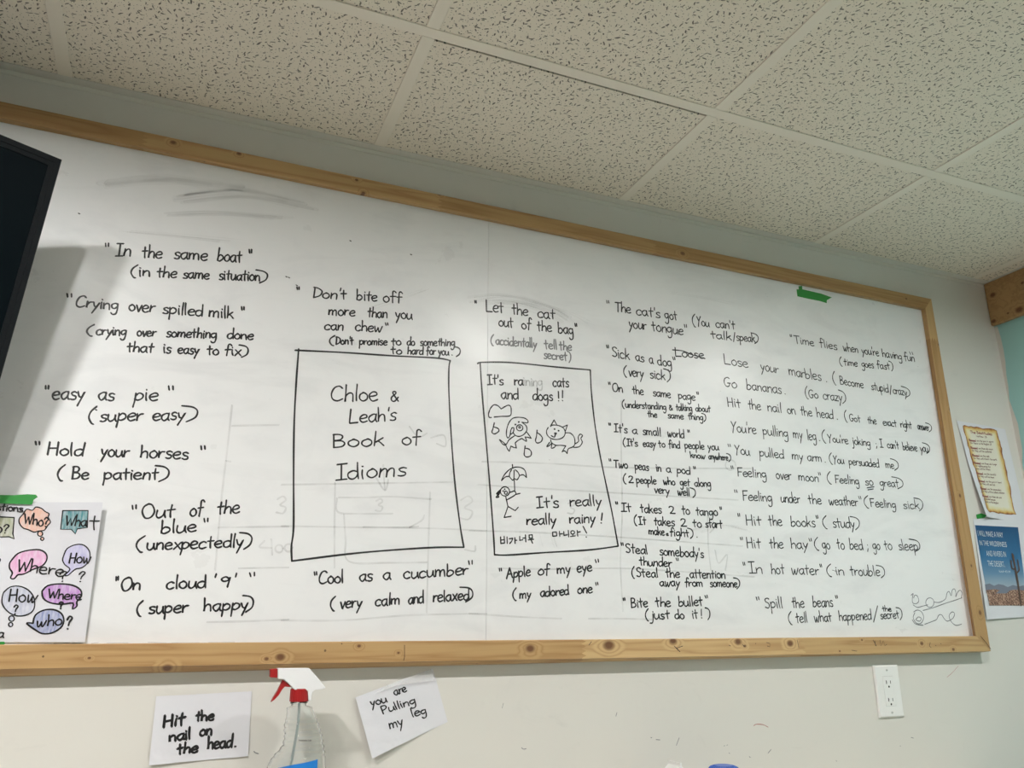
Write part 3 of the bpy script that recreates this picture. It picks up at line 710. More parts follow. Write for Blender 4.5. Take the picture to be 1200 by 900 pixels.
o = U(ink.build('drawn_box', M['ink'])); o['label'] = 'narrower hand-drawn rectangle around the raining cats and dogs picture'
drawing('drawn storm cloud outline', 'drawn_cloud', [(G_, [(186, 185), (240, 180), (306, 175), (315, 135), (310, 105), (292, 96), (265, 108), (240, 124)]), (G_, [(240, 124), (215, 100), (185, 93), (162, 115), (152, 135), (144, 165), (150, 187), (166, 188)])], width=.0024)
for pts, lab in (([(188, 228), (178, 270), (170, 300), (190, 312), (215, 298), (223, 285), (214, 270), (180, 258)], 'drawn raindrop left of the dog'),
                 ([(510, 283), (505, 330), (498, 362), (510, 380), (538, 372), (550, 345), (535, 320), (512, 303)], 'drawn raindrop between the dog and the cat'),
                 ([(420, 402), (414, 445), (414, 472), (432, 486), (462, 476), (466, 448), (448, 426), (420, 420)], 'drawn raindrop under the dog')):
    drawing(lab, 'drawn_raindrop', [(G_, pts)], width=.0024)
drawing('simple line drawing of a floppy-eared dog falling', 'drawn_dog', [
 (G_, [(322, 265), (312, 285), (305, 325), (290, 342), (279, 320), (282, 275), (298, 228), (325, 196), (365, 187), (415, 193), (440, 212), (436, 228), (395, 224)]),
 (G_, [(322, 265), (335, 268), (330, 300), (310, 315)]), (G_, [(403, 230), (428, 252), (432, 285), (410, 316), (375, 331), (345, 322), (328, 300)]),
 (G_, [(430, 295), (447, 318), (466, 345)]), (G_, [(466, 345), (440, 338), (420, 335)]), (G_, [(420, 335), (430, 368), (395, 346)]), (G_, [(395, 346), (365, 362), (345, 380)]),
 (G_, [(345, 380), (354, 418)]), (G_, [(354, 418), (330, 412), (313, 403)]), (G_, [(313, 403), (301, 443)]), (G_, [(301, 443), (287, 425), (275, 398)]),
 (G_, [(275, 398), (250, 388), (227, 355)]), (G_, [(227, 355), (255, 375), (277, 390), (300, 355), (342, 325)])],
 [(G_, 379, 266, 24, 23), (G_, 379, 262, 7, 7), (G_, 347, 241, 3, 3), (G_, 372, 222, 3, 3)], width=.0022)
drawing('simple line drawing of a sitting cat with a curled tail', 'drawn_cat', [
 (G_, [(594, 263), (581, 290), (588, 322), (620, 348), (668, 353), (708, 335), (722, 300), (708, 268), (675, 250), (630, 245), (610, 256)]),
 (G_, [(612, 252), (638, 207)]), (G_, [(638, 207), (658, 243)]), (G_, [(700, 262), (738, 245)]), (G_, [(738, 245), (724, 288)]),
 (G_, [(640, 306), (656, 306), (647, 318), (640, 306)]), (G_, [(647, 318), (640, 336), (616, 325)]), (G_, [(645, 320), (642, 336)]),
 (G_, [(724, 304), (760, 306), (788, 335), (795, 380), (782, 408), (745, 425), (736, 460)]), (G_, [(736, 460), (718, 440), (698, 447)]), (G_, [(698, 447), (726, 402)]), (G_, [(726, 402), (690, 398), (650, 397), (620, 378), (612, 356)]),
 (G_, [(606, 374), (582, 408), (604, 398), (622, 382), (617, 418), (638, 414), (652, 398)]),
 (G_, [(797, 386), (822, 368), (820, 335), (835, 314), (852, 325), (840, 346), (850, 375), (828, 408), (786, 414)])],
 [(G_, 642, 276, 3, 3), (G_, 672, 288, 3, 3)], width=.0022)
drawing('line drawing of a figure being lifted by an umbrella', 'drawn_umbrella_figure', [
 (G_, [(324, 542), (326, 572)]), (G_, [(242, 663), (262, 622), (300, 582), (345, 563), (390, 566), (420, 590), (430, 640)]),
 (G_, [(430, 640), (405, 620), (378, 626)]), (G_, [(378, 626), (360, 656), (338, 648)]), (G_, [(338, 648), (325, 660), (300, 632)]), (G_, [(300, 632), (272, 636), (242, 663)]),
 (G_, [(300, 632), (305, 605), (318, 580)]), (G_, [(378, 626), (365, 600), (345, 582)]), (G_, [(337, 585), (335, 656)]), (G_, [(338, 660), (342, 748)]),
 (G_, [(236, 730), (205, 762), (218, 768), (200, 790), (222, 786), (212, 768), (236, 742), (215, 778)]),
 (G_, [(274, 786), (284, 830), (291, 862)]), (G_, [(308, 752), (340, 740)]), (G_, [(340, 740), (348, 768), (284, 808)]), (G_, [(348, 768), (382, 760)]),
 (G_, [(290, 858), (345, 890)]), (G_, [(345, 890), (368, 864)]), (H_, [(290, 25), (262, 106)]), (H_, [(262, 106), (315, 97)])],
 [(G_, 268, 745, 35, 35), (G_, 275, 755, 11, 12), (G_, 255, 742, 2, 2), (G_, 266, 728, 2, 2)], width=.0022)
drawing('first word of the small Korean handwriting at the foot of the drawn box', 'handwritten_word', [
 (H_, [(235, 252), (237, 302)]), (H_, [(237, 302), (265, 298)]), (H_, [(265, 298), (262, 248)]), (H_, [(237, 276), (264, 273)]), (H_, [(283, 252), (285, 302)]),
 (H_, [(300, 266), (326, 262)]), (H_, [(326, 262), (318, 285), (303, 302)]), (H_, [(342, 258), (344, 302)]), (H_, [(343, 278), (357, 277)]),
 (H_, [(379, 248), (379, 278)]), (H_, [(379, 278), (402, 274)]), (H_, [(402, 262), (420, 260)]), (H_, [(422, 236), (425, 290)]),
 (H_, [(450, 238), (451, 263)]), (H_, [(451, 263), (475, 261)]), (H_, [(475, 261), (473, 236)]), (H_, [(473, 236), (450, 238)]), (H_, [(444, 275), (484, 270)]), (H_, [(464, 272), (476, 300)])], width=.0023)
drawing('second word of the small Korean handwriting at the foot of the drawn box', 'handwritten_word', [
 (H_, [(627, 217), (628, 247)]), (H_, [(628, 247), (658, 244)]), (H_, [(658, 244), (655, 215)]), (H_, [(655, 215), (627, 217)]), (H_, [(678, 210), (681, 248)]), (H_, [(680, 231), (702, 228)]),
 (H_, [(711, 212), (712, 241)]), (H_, [(712, 241), (738, 236)]), (H_, [(745, 203), (748, 252)]), (H_, [(778, 233), (779, 246)]), (H_, [(761, 249), (798, 244)]),
 (H_, [(812, 203), (816, 247)]), (H_, [(815, 217), (836, 213)]), (H_, [(856, 172), (883, 224)]), (H_, [(879, 251), (881, 254)])],
 [(H_, 778, 218, 14, 13)], width=.0023)
R_ = T(960, 680, 4.09)
drawing('thin looping pen doodle in the lower right corner of the board', 'pen_doodle', [
 (R_, [(440, 72), (450, 64), (446, 85), (448, 108), (465, 112), (477, 98), (470, 76), (458, 72), (452, 85)]), (R_, [(450, 118), (470, 130), (495, 124), (520, 118)]),
 (R_, [(548, 104), (575, 106), (604, 90), (612, 62), (622, 54), (632, 74), (637, 48), (648, 42), (655, 62), (654, 80), (664, 56), (676, 48), (684, 62), (680, 84)]),
 (R_, [(684, 84), (650, 96), (600, 112), (550, 130), (497, 145)]),
 (R_, [(452, 152), (470, 143), (490, 152), (500, 178), (488, 205), (466, 206), (450, 180), (458, 155)]), (R_, [(462, 190), (474, 176), (488, 182), (482, 196), (465, 192)]), (R_, [(446, 190), (462, 210), (498, 216)]),
 (R_, [(505, 211), (545, 196), (562, 188), (572, 168), (586, 166), (600, 186), (615, 196), (640, 182), (648, 160), (636, 152), (622, 170), (632, 198), (655, 216), (682, 210)])],
 [(R_, 530, 107, 20, 23)], 'pencil', .0017)
# half-erased older writing: grid, boxes and numerals
ink = Ink(BRD, .0030, .0001)
for a in ([(565, 541), (640, 543), (728, 548), (880, 549)], [(560, 568), (640, 573), (728, 578), (865, 586)], [(550, 622), (616, 623.5), (700, 628), (760, 632), (870, 640)],
          [(584, 666), (650, 667), (728, 666), (800, 670), (884, 676)], [(550, 719), (610, 723), (658, 725)], [(690, 725), (730, 725), (765, 726)], [(728, 470), (728, 530), (729, 600), (727, 660), (730, 716)],
          [(330, 616.5), (420, 618), (500, 619), (570, 622)], [(256, 618), (300, 617.5), (338, 617)], [(280, 666), (338, 665)], [(243, 729), (290, 728), (338, 726)], [(330, 727), (400, 727), (480, 721), (570, 719)],
          [(272, 475), (266, 530), (260, 580), (252, 668)], [(272, 499), (327, 498)], [(426, 617.5), (470, 618), (490, 617)], [(403, 603), (405, 632), (409, 658), (455, 659.5), (500, 659)], [(829, 600), (830, 640), (833, 668)]): ink.curve(a)
o = U(ink.build('erased_grid', M['ghost_faint'])); o['kind'] = 'stuff'
ink = Ink(BRD, .0030, .00015)
for a in ([(330, 568), (400, 567), (460, 566), (530, 565)], [(397, 583), (430, 583), (460, 582), (505, 585)], [(395, 584), (396, 600), (420, 602), (460, 602)], [(392.7, 566), (392, 620), (392, 665)],
          [(504, 577), (502, 640), (500, 718)], [(449, 545), (450, 560), (451, 574)], [(441, 560), (451, 575), (455, 562)], [(310, 634), (304, 641), (318, 642)], [(318, 632), (319, 650)],
          [(480, 500), (490, 512), (500, 508)], [(505, 513), (520, 510), (522, 523), (512, 520)], [(557, 640), (556, 646), (545, 644)], [(830, 606), (836, 610), (831, 615), (837, 618), (832, 624)],
          [(838, 645), (842, 660), (852, 650), (850, 668)], [(480, 618), (494, 610), (497, 604)], [(265, 540), (270, 541)]): ink.curve(a)
for cx, cy, r in ((327, 643, 4.5), (338, 642, 4.5), (856, 545, 6)): ink.stroke(circle(cx, cy, r))
def three(x, y, s): ink.curve([(x, y), (x+6*s, y-3*s), (x+9*s, y+1*s), (x+3*s, y+6*s), (x+9*s, y+9*s), (x+6*s, y+15*s), (x-1*s, y+14*s)])
three(325, 585, 1.1); three(540, 586, 1.5); three(441, 587, .8); three(666, 590, .8)
o = U(ink.build('erased_numerals', M['ghost_faint'])); o['kind'] = 'stuff'
ink = Ink(BRD, .009, .00005); rs = random.Random(4)
for a, w, n in (([(556, 351), (585, 348), (620, 352), (655, 362), (676, 373)], .016, 9), ([(575, 358), (610, 357), (650, 368), (672, 380)], .016, 7),
             ([(640, 625), (642, 634), (644, 640)], .008, 4), ([(602, 624), (603, 640)], .006, 3), ([(780, 343), (820, 350), (848, 356)], .004, 4), ([(440, 360), (470, 350), (500, 340)], .005, 3),
             ([(200, 252), (260, 250), (330, 255)], .012, 8), ([(120, 212), (190, 206), (260, 214)], .03, 4), ([(145, 272), (200, 277), (260, 284)], .012, 5), ([(210, 232), (280, 226), (350, 240)], .02, 8), ([(820, 620), (850, 614), (880, 620)], .012, 4)):
    for k in range(n):
        s0, s1 = rs.uniform(-3, 3)*w/.012, rs.uniform(-9, 9); t0 = rs.uniform(-.15, .15)
        ink.curve([(x+s1+t0*(x-a[0][0]), y+s0+rs.uniform(-.8, .8)) for x, y in a], w*rs.uniform(.08, .45), 8)
o = U(ink.build('ink_smudges', M['smudge'])); o['kind'] = 'stuff'
ink = Ink(BRD, .0016, .0003)
for x, y in ((410, 282), (481, 298), (335, 324), (338, 325), (347, 334), (92, 250), (112, 480)): ink.stroke([(x, y), (x+1.4, y+.8)], .002)
for x, y in ((1005, 520), (975, 668)): ink.stroke([(x, y), (x+6, y+2)], .0008)
U(ink.build('ink_speck', M['ink']))['kind'] = 'stuff'

# ------------------------------------------------------------------ green tape, notes and prints
def flat(name, pts, m, y, t=.00025, parent=None):
    """thin solid sheet from a photo outline on the plane y"""
    n = len(pts); F = [W(a, b, y) for a, b in pts]; B = [p+Vector((0, t, 0)) for p in F]
    fs = [tuple(range(n)), tuple(range(2*n-1, n-1, -1))]+[(i, i+n, (i+1) % n+n, (i+1) % n) for i in range(n)]
    return link(name, F+B, fs, m, parent)
def tape(pts, lab, y=BY-.0006):
    o = flat('masking_tape', pts, M['green'], y); tag(o, label=lab, category='tape'); return o
V_ = T(900, 320, 10)
tape([V_(*p) for p in [(335, 190), (362, 190), (358, 155), (400, 150), (402, 190), (500, 212), (620, 240), (748, 285), (690, 318), (688, 352), (610, 328), (470, 300), (345, 272)]], 'piece of green masking tape near the top right of the whiteboard, under the pine frame')
Q_ = T(0, 560, 3.75)
tape([(-20, 580)]+[Q_(*p) for p in [(0, 75), (60, 76), (120, 72), (158, 74), (166, 84), (148, 96), (140, 117), (60, 114), (0, 112)]]+[(-20, 590)], 'piece of green masking tape holding the top edge of the question-word poster', BY-.0125)
tape([(-14, 752), (5, 752), (6, 754), (2, 758), (-14, 758.5)], 'small piece of green masking tape at the foot of the question-word poster', BY-.0045)

def sheet(name, corner, m, lift, nu=14, nv=14, root=None):
    """paper: corner = TL,TR,BR,BL photo points; lift(u,v) = distance off the surface"""
    TL, TR, BR, BL = corner; vs = []; fs = []
    for j in range(nv+1):
        for i in range(nu+1):
            u, v = i/nu, j/nv
            x = (TL[0]*(1-u)+TR[0]*u)*(1-v)+(BL[0]*(1-u)+BR[0]*u)*v
            y = (TL[1]*(1-u)+TR[1]*u)*(1-v)+(BL[1]*(1-u)+BR[1]*u)*v
            p = W(x, y, 0); vs.append(Vector((p.x, -lift(u, v), p.z)))
    for j in range(nv):
        for i in range(nu):
            a = j*(nu+1)+i; fs.append((a, a+1, a+nu+2, a+nu+1))
    n = len(vs); vs += [v+Vector((0, .0002, 0)) for v in vs]
    fs += [tuple(i+n for i in f[::-1]) for f in fs]
    ring = [i for i in range(nu+1)]+[j*(nu+1)+nu for j in range(1, nv+1)]+[nv*(nu+1)+i for i in range(nu-1, -1, -1)]+[j*(nu+1) for j in range(nv-1, 0, -1)]
    for k in range(len(ring)):
        a, b = ring[k], ring[(k+1) % len(ring)]; fs.append((a, a+n, b+n, b))
    return link(name, vs, fs, m, root)
def sheet_surf(corner, lift):
    """photo point -> point on the curved sheet (inverse bilinear)"""
    TL, TR, BR, BL = [Vector(c) for c in corner]
    def f(x, y):
        u, v = .5, .5; P = Vector((x, y))
        for _ in range(8):
            q = (TL*(1-u)+TR*u)*(1-v)+(BL*(1-u)+BR*u)*v; e = P-q
            du = (TR-TL)*(1-v)+(BR-BL)*v; dv = (BL-TL)*(1-u)+(BR-TR)*u
            det = du.x*dv.y-du.y*dv.x; u += (e.x*dv.y-e.y*dv.x)/det; v += (du.x*e.y-du.y*e.x)/det
        p = W(x, y, 0); return Vector((p.x, -lift(min(max(u, 0), 1), min(max(v, 0), 1)), p.z))
    return f

# note: Hit the nail on the head
c1 = [(183, 816), (295, 810), (290.5, 886), (174.5, 896.5)]
l1 = lambda u, v: .0012+.0040*max(0, u-.55)**1.5+.003*v*v*(1-u)+.0008*math.sin(u*5+v*2)
root = empty('paper_note', W(183, 816), label='white paper note reading Hit the nail on the head, left of the spray bottle', category='note')
under(root, sheet('paper', c1, M['paper'], l1))
O_ = T(130, 760, 3.75)
ink = Ink(sheet_surf(c1, l1), .0030, .0004)
for l_ in ((228, 347, 322, 334, 31, Lw('Hit 228 322'), .0036), (372, 318, 450, 315, 26, Lw('the 372 452'), .0034), (255, 410, 350, 396, 27, Lw('nail 256 350'), .0034), (390, 386, 443, 378, 28, Lw('on 390 443'), .0034),
           (290, 465, 382, 454, 26, Lw('the 290 382'), .0034), (425, 443, 550, 430, 30, Lw('head 425 532|. 543 549'), .0034)):
    ink = Ink(sheet_surf(c1, l1), .0030, .0004); line(ink, O_, None, *l_); under(root, ink.build('handwritten_word', M['ink']))
# note: you are pulling my leg
c2 = [(416, 817), (507, 783), (524.5, 846), (434.5, 888)]
l2 = lambda u, v: .0012+.011*(1-u)**2*(.35+.65*v)+.0005*math.sin(u*6)
root = empty('paper_note', W(416, 817), label='tilted white paper note reading you are Pulling my leg, right of the spray bottle', category='note')
under(root, sheet('paper', c2, M['paper'], l2))
S_ = T(400, 760, 3.75)
ink = Ink(sheet_surf(c2, l2), .0024, .0005)
def nw(t, x0, y0, x1, y1, h, w=.0021):
    ink = Ink(sheet_surf(c2, l2), .0024, .0005); a = S_(x0, y0); b = S_(x1, y1); d = math.hypot(b[0]-a[0], b[1]-a[1]); ink.word(t, *a, *b, h/3.75, w, vert=((b[1]-a[1])/d, -(b[0]-a[0])/d)); under(root, ink.build('handwritten_word', M['ink']))
nw('you', 128, 254, 200, 234, 20); nw('are', 234, 206, 288, 188, 20); nw('Pulling', 178, 287, 328, 240, 19); nw('my', 210, 352, 272, 335, 24); nw('leg', 310, 300, 376, 285, 20)
o = flat('clear_tape', [S_(200, 160), S_(395, 90), S_(412, 140), S_(250, 160), S_(150, 198)], M['cleartape'], -.0062); under(root, o)

# question-word poster on the left end of the board
c3 = [(-115, 590), (121.5, 591), (100.5, 752.5), (-125, 753)]
l3 = lambda u, v: -BY+.0014+.0125*max(0, (u-.5)/.5)**2*(1-.55*v)+.0010*math.sin(u*9+v*3)+.0112*max(0, (.5-u)/.5)**2*(1-v)+ .009*math.exp(-((v)/.16)**2)*(1-max(0,(u-.5)/.5)**2)*(1-max(0,(.5-u)/.5)**2)
poster = empty('question_word_poster', W(0, 670), label='white paper poster of coloured speech bubbles with question words, taped to the board', category='poster')
under(poster, sheet('paper', c3, M['paper'], l3, 24, 16))
s3 = sheet_surf(c3, l3)
def crayon(name, col):
    m = mat(name, col, .7); p = pos(m); n = noise(m, vmath(m, 'MULTIPLY', p, (260, 1, 60)).outputs[0], 1, 3)
    mr = N(m, 'ShaderNodeMapRange', i_1=.35, i_2=.65, i_3=0, i_4=.45); L(m, n, mr.inputs[0])
    L(m, mix(m, mr.outputs[0], tuple(col), (.8, .8, .84)), bsdf(m).inputs['Base Color']); return m
cm = {'peach': crayon('peach_pencil', (.80, .47, .36)), 'teal': crayon('teal_pencil', (.07, .27, .30)), 'olive': crayon('olive_pencil', (.42, .44, .30)), 'pink': crayon('pink_pencil', (.74, .38, .62)),
      'lilac': crayon('lilac_pencil', (.50, .48, .72)), 'grey': crayon('grey_blue_pencil', (.48, .50, .62)), 'purple': crayon('purple_pencil', (.48, .22, .58)), 'slate': crayon('slate_blue_pencil', (.26, .30, .52))}
def fillpoly(name, pts, m, lift):
    """fan-filled bubble following the paper; closed smooth outline through photo points"""
    q = [Q_(*p) for p in pts]; cx = sum(a for a, _ in q)/len(q); cy = sum(b for _, b in q)/len(q)
    vs = []; rings = 4; n = len(q)
    for k in range(1, rings+1):
        for a, b in q:
            p = s3(cx+(a-cx)*k/rings, cy+(b-cy)*k/rings); vs.append(Vector((p.x, p.y-lift, p.z)))
    p = s3(cx, cy); vs.append(Vector((p.x, p.y-lift, p.z))); c = len(vs)-1; fs = [(c, i, (i+1) % n) for i in range(n)]
    for k in range(rings-1):
        for i in range(n): fs.append((k*n+i, (k+1)*n+i, (k+1)*n+(i+1) % n, k*n+(i+1) % n))
    return under(poster, link(name, vs, fs, m))
def bubble(colr, pts, lab, w=.0016, extra=(), fill2=()):
    f = crom(pts+[pts[0]], 3)[:-1] if colr not in ('teal', 'olive') else pts
    o = fillpoly('speech_bubble', f, cm[colr], .0003); o['label'] = lab
    ink = Ink(s3, w, .0006); g = [Q_(*p) for p in f+[f[0]]]; ink.stroke(g)
    for e in extra: ink.stroke([Q_(*p) for p in e])
    b = ink.build('outline', M['ink'], o)
    for cx, cy, r in fill2:
        fo = fillpoly('thought_dot', circle(cx, cy, r)[:-1], cm[colr], .0003)
    return o
bubble('peach', [(110, 165), (125, 145), (150, 150), (165, 136), (190, 142), (205, 155), (222, 165), (218, 180), (228, 200), (215, 215), (200, 235), (175, 238), (155, 243), (130, 232), (108, 225), (92, 205), (92, 185)], 'peach thought-cloud bubble', extra=[circle(182, 250, 11), circle(191, 272, 7)], fill2=[(182, 250, 11), (191, 272, 7)])
bubble('teal', [(282, 152), (392, 152), (388, 225), (345, 230), (336, 252), (318, 232), (272, 232)], 'square teal speech bubble')
bubble('olive', [(-40, 175), (70, 180), (62, 250), (68, 272), (45, 262), (-40, 265)], 'square olive speech bubble at the poster edge')
bubble('pink', [(60, 360), (85, 335), (130, 322), (180, 320), (208, 338), (210, 365), (190, 390), (150, 405), (110, 425), (85, 428), (68, 445), (52, 442), (60, 420), (48, 400), (48, 378)], 'pink oval speech bubble', .0020)
bubble('lilac', [(285, 345), (300, 315), (340, 298), (375, 302), (398, 330), (395, 370), (365, 398), (335, 405), (305, 430), (290, 430), (312, 405), (290, 385), (280, 365)], 'pale lilac speech bubble')
bubble('grey', [(22, 505), (50, 482), (90, 478), (130, 495), (155, 530), (155, 575), (130, 600), (85, 608), (45, 592), (18, 560), (15, 530)], 'pale blue-grey thought bubble', .0017, extra=[circle(57, 619, 12), circle(53, 645, 9)], fill2=[(57, 619, 12), (53, 645, 9)])
bubble('purple', [(190, 500), (215, 476), (270, 468), (325, 475), (358, 495), (362, 522), (342, 545), (342, 565), (322, 578), (325, 552), (275, 557), (225, 550), (195, 530)], 'purple oval speech bubble', .0022)
bubble('slate', [(150, 640), (160, 605), (195, 583), (240, 580), (275, 598), (285, 630), (270, 660), (230, 682), (190, 684), (160, 668), (122, 640), (140, 638)], 'dark blue speech bubble', .0022)
ink = Ink(s3, .0024, .0009)
def pw(t, x0, y0, x1, y1, h, w=.0020):
    ink = Ink(s3, .0024, .0009); a = Q_(x0, y0); b = Q_(x1, y1); ink.word(t, *a, *b, h/3.75, w); under(poster, ink.build('handwritten_word', M['ink']))
pw('stions', -6, 150, 108, 156, 17); pw('Who?', 112, 205, 216, 222, 24); pw('o?', -12, 245, 40, 247, 24); pw('Wha', 290, 215, 385, 222, 26); pw('t', 395, 232, 436, 235, 36)
pw('W', 78, 415, 132, 412, 32); pw('here', 136, 415, 282, 438, 30); pw('?', 262, 462, 296, 455, 26); pw('How', 305, 378, 402, 378, 25); pw('?', 343, 462, 372, 458, 28)
pw('How', 42, 545, 166, 548, 30); pw('?', 62, 600, 82, 600, 26); pw('Where', 215, 530, 362, 540, 24); pw('?', 262, 576, 280, 576, 18, .0028)
pw('who', 165, 655, 276, 648, 26); pw('?', 290, 668, 314, 664, 32, .0026); pw('o', -18, 375, 6, 375, 20); pw('a', -4, 700, 22, 703, 22)

# two printed pages right of the board
root = empty('printed_page', W(1124, 497), label='white page printed with a scorched parchment scroll of blessings, above the desert print', category='poster')
c4 = [(1120.5, 493), (1177, 503), (1203, 612), (1150, 606)]
l4 = lambda u, v: .0018+.016*max(0, 1-u*1.8)**2*max(0, v-.45)/.55+.0015*math.sin(v*5)*(1-u)
under(root, sheet('paper', c4, M['paper'], l4, 12, 16))
s4 = sheet_surf(c4, l4)
def gridfill(name, corner, m, surf, lift, nu=8, nv=10, root=None, edge=None):
    TL, TR, BR, BL = corner; vs = []; fs = []
    for j in range(nv+1):
        for i in range(nu+1):
            u, v = i/nu, j/nv
            x = (TL[0]*(1-u)+TR[0]*u)*(1-v)+(BL[0]*(1-u)+BR[0]*u)*v
            y = (TL[1]*(1-u)+TR[1]*u)*(1-v)+(BL[1]*(1-u)+BR[1]*u)*v
            if edge and (i in (0, nu) or j in (0, nv)): dx, dy = edge(i, j); x += dx; y += dy
            p = surf(x, y); vs.append(Vector((p.x, p.y-lift, p.z)))
    for j in range(nv):
        for i in range(nu): a = j*(nu+1)+i; fs.append((a, a+1, a+nu+2, a+nu+1))
    o = link(name, vs, fs, m); uv = o.data.uv_layers.new(name='UVMap')
    for lp in o.data.loops:
        k = lp.vertex_index; uv.data[lp.index].uv = ((k % (nu+1))/nu, 1-(k//(nu+1))/nv)
    return under(root, o) if root else o
pm = mat('scorched_parchment_print', (.8, .7, .45), .6)
uvn = N(pm, 'ShaderNodeUVMap'); su = N(pm, 'ShaderNodeSeparateXYZ'); L(pm, uvn.outputs[0], su.inputs[0])
def edge_d(s): return math_(pm, 'MINIMUM', s, math_(pm, 'SUBTRACT', 1.0, s))
ed = math_(pm, 'MINIMUM', edge_d(su.outputs[0]), math_(pm, 'MULTIPLY', edge_d(su.outputs[1]), 2.0))
ed = math_(pm, 'ADD', ed, math_(pm, 'MULTIPLY', math_(pm, 'SUBTRACT', noise(pm, uvn.outputs[0], 9, 4), .5), .09))
L(pm, ramp(pm, ed, [(0, (.16, .045, .012)), (.02, (.42, .17, .04)), (.05, (.66, .46, .15)), (.10, (.72, .64, .38)), (.17, (.74, .71, .60))]), bsdf(pm).inputs['Base Color'])
re = random.Random(2)
gridfill('parchment_print', [(1126.5, 498.5), (1167.5, 504), (1190, 603.5), (1154.5, 600.5)], pm, s4, .0004, 12, 22, root, lambda i, j: (re.uniform(-.9, .9), re.uniform(-.9, .9)))
ink = Ink(s4, .0010, .0007); bold = Ink(s4, .0015, .0007)
Y_ = T(1050, 460, 3.333)
def prt(k, t, x0, y0, x1, y1, h, w=None): a = Y_(x0, y0); b = Y_(x1, y1); k.word(t, *a, *b, h/3.333, w)
rows_ = [(285, 164, 'The', 312, 'Beatitudes', 372)]
prt(bold, 'The', 287, 160, 308, 162, 6); prt(bold, 'Beatitudes', 313, 162, 372, 168, 6); prt(ink, 'Matthew', 310, 174, 338, 177, 4); prt(ink, '3', 342, 177, 352, 178, 4)
phr = [('are the poor in spirit', 'for theirs is the kingdom of'), ('are those who mourn', 'for they will be comforted'), ('are the meek', 'for they will inherit the earth'),
       ('are those who hunger', 'for righteousness for', 'they will be filled'), ('are the merciful', 'for they will be shown'), ('are the pure in heart', 'for they will see God'),
       ('are the peacemakers', 'for they will be called children'), ('are those who are', 'persecuted because', 'theirs is the kingdom')]
y = 190; x = 281
for ph in phr:
    for k, t in enumerate(ph):
        xx = x+(3 if k else 0)
        if k == 0: prt(bold, 'Blessed', xx, y, xx+27, y+3, 4.5); xx += 31
        ws = t.split(); 
        for w_ in ws:
            ln = 2.75*len(w_)+1
            if xx+ln > x+106: break
            prt(ink, w_, xx, y+(xx-x)*.07, xx+ln, y+(xx-x+ln)*.07, 4); xx += ln+2.8
        y += 11.0; x += 2.35
    y += 7.6; x += 1.7
under(root, ink.build('printed_text', mat('brown_print', (.26, .18, .15), .6))); under(root, bold.build('printed_heading', mat('dark_red_print', (.28, .09, .08), .6)))
tape([(1144, 603), (1150, 601.5), (1157, 604), (1153, 607), (1145, 608)], 'scrap of green tape between the two printed pages by the pine frame', -.0016)

root = empty('printed_page', W(1142, 616), label='white page printed with a cactus under a blue desert sky, below the parchment page', category='poster')
c5 = [(1140, 608), (1207, 607), (1216, 722), (1154, 726)]
l5 = lambda u, v: .0010+.0035*(1-u)**2*v+.0025*v*v
under(root, sheet('paper', c5, M['paper'], l5, 10, 12))
s5 = sheet_surf(c5, l5)
sm = mat('desert_sky_print', (.1, .3, .6), .35)
uvn = N(sm, 'ShaderNodeUVMap'); su = N(sm, 'ShaderNodeSeparateXYZ'); L(sm, uvn.outputs[0], su.inputs[0])
L(sm, ramp(sm, su.outputs[1], [(.22, (.36, .43, .50)), (.40, (.13, .25, .40)), (.60, (.035, .15, .32)), (1, (.010, .065, .18))]), bsdf(sm).inputs['Base Color'])
gridfill('sky_print', [(1142, 615.5), (1192.5, 618), (1203, 709), (1156.5, 710)], sm, s5, .0004, 6, 10, root)
def P5(name, pts, m, lift): 
    k = Ink(s5, .001, lift*2); k.poly([Y_(*p) for p in pts]); return under(root, k.build(name, m))
mm = mat('mountain_print', (.17, .19, .25), .4)
P5('mountain_print', [(341, 750), (360, 746), (378, 755), (395, 748), (415, 752), (432, 760), (452, 752), (475, 758), (505, 750), (507, 785), (345, 785)], mm, .0006)
gm = mat('desert_scrub_print', (.3, .2, .15), .5); p = pos(gm); n1 = noise(gm, p, 260, 4, .7)
L(gm, ramp(gm, n1, [(.38, (.07, .035, .025)), (.5, (.26, .13, .09)), (.62, (.58, .40, .30))]), bsdf(gm).inputs['Base Color'])
P5('desert_print', [(345, 772), (380, 768), (420, 776), (460, 770), (508, 774), (515, 832), (357, 832)], gm, .0008)
k = Ink(s5, .006, .0018)
k.curve([Y_(451, 632), Y_(460, 680), Y_(470, 740), Y_(478, 800), Y_(481, 830)], .0065); k.curve([Y_(462, 690), Y_(450, 688), Y_(446, 672), Y_(445, 657)], .0042); k.curve([Y_(466, 705), Y_(476, 694), Y_(473, 670), Y_(471, 655)], .004)
under(root, k.build('cactus_print', mat('cactus_print', (.10, .06, .045), .5)))
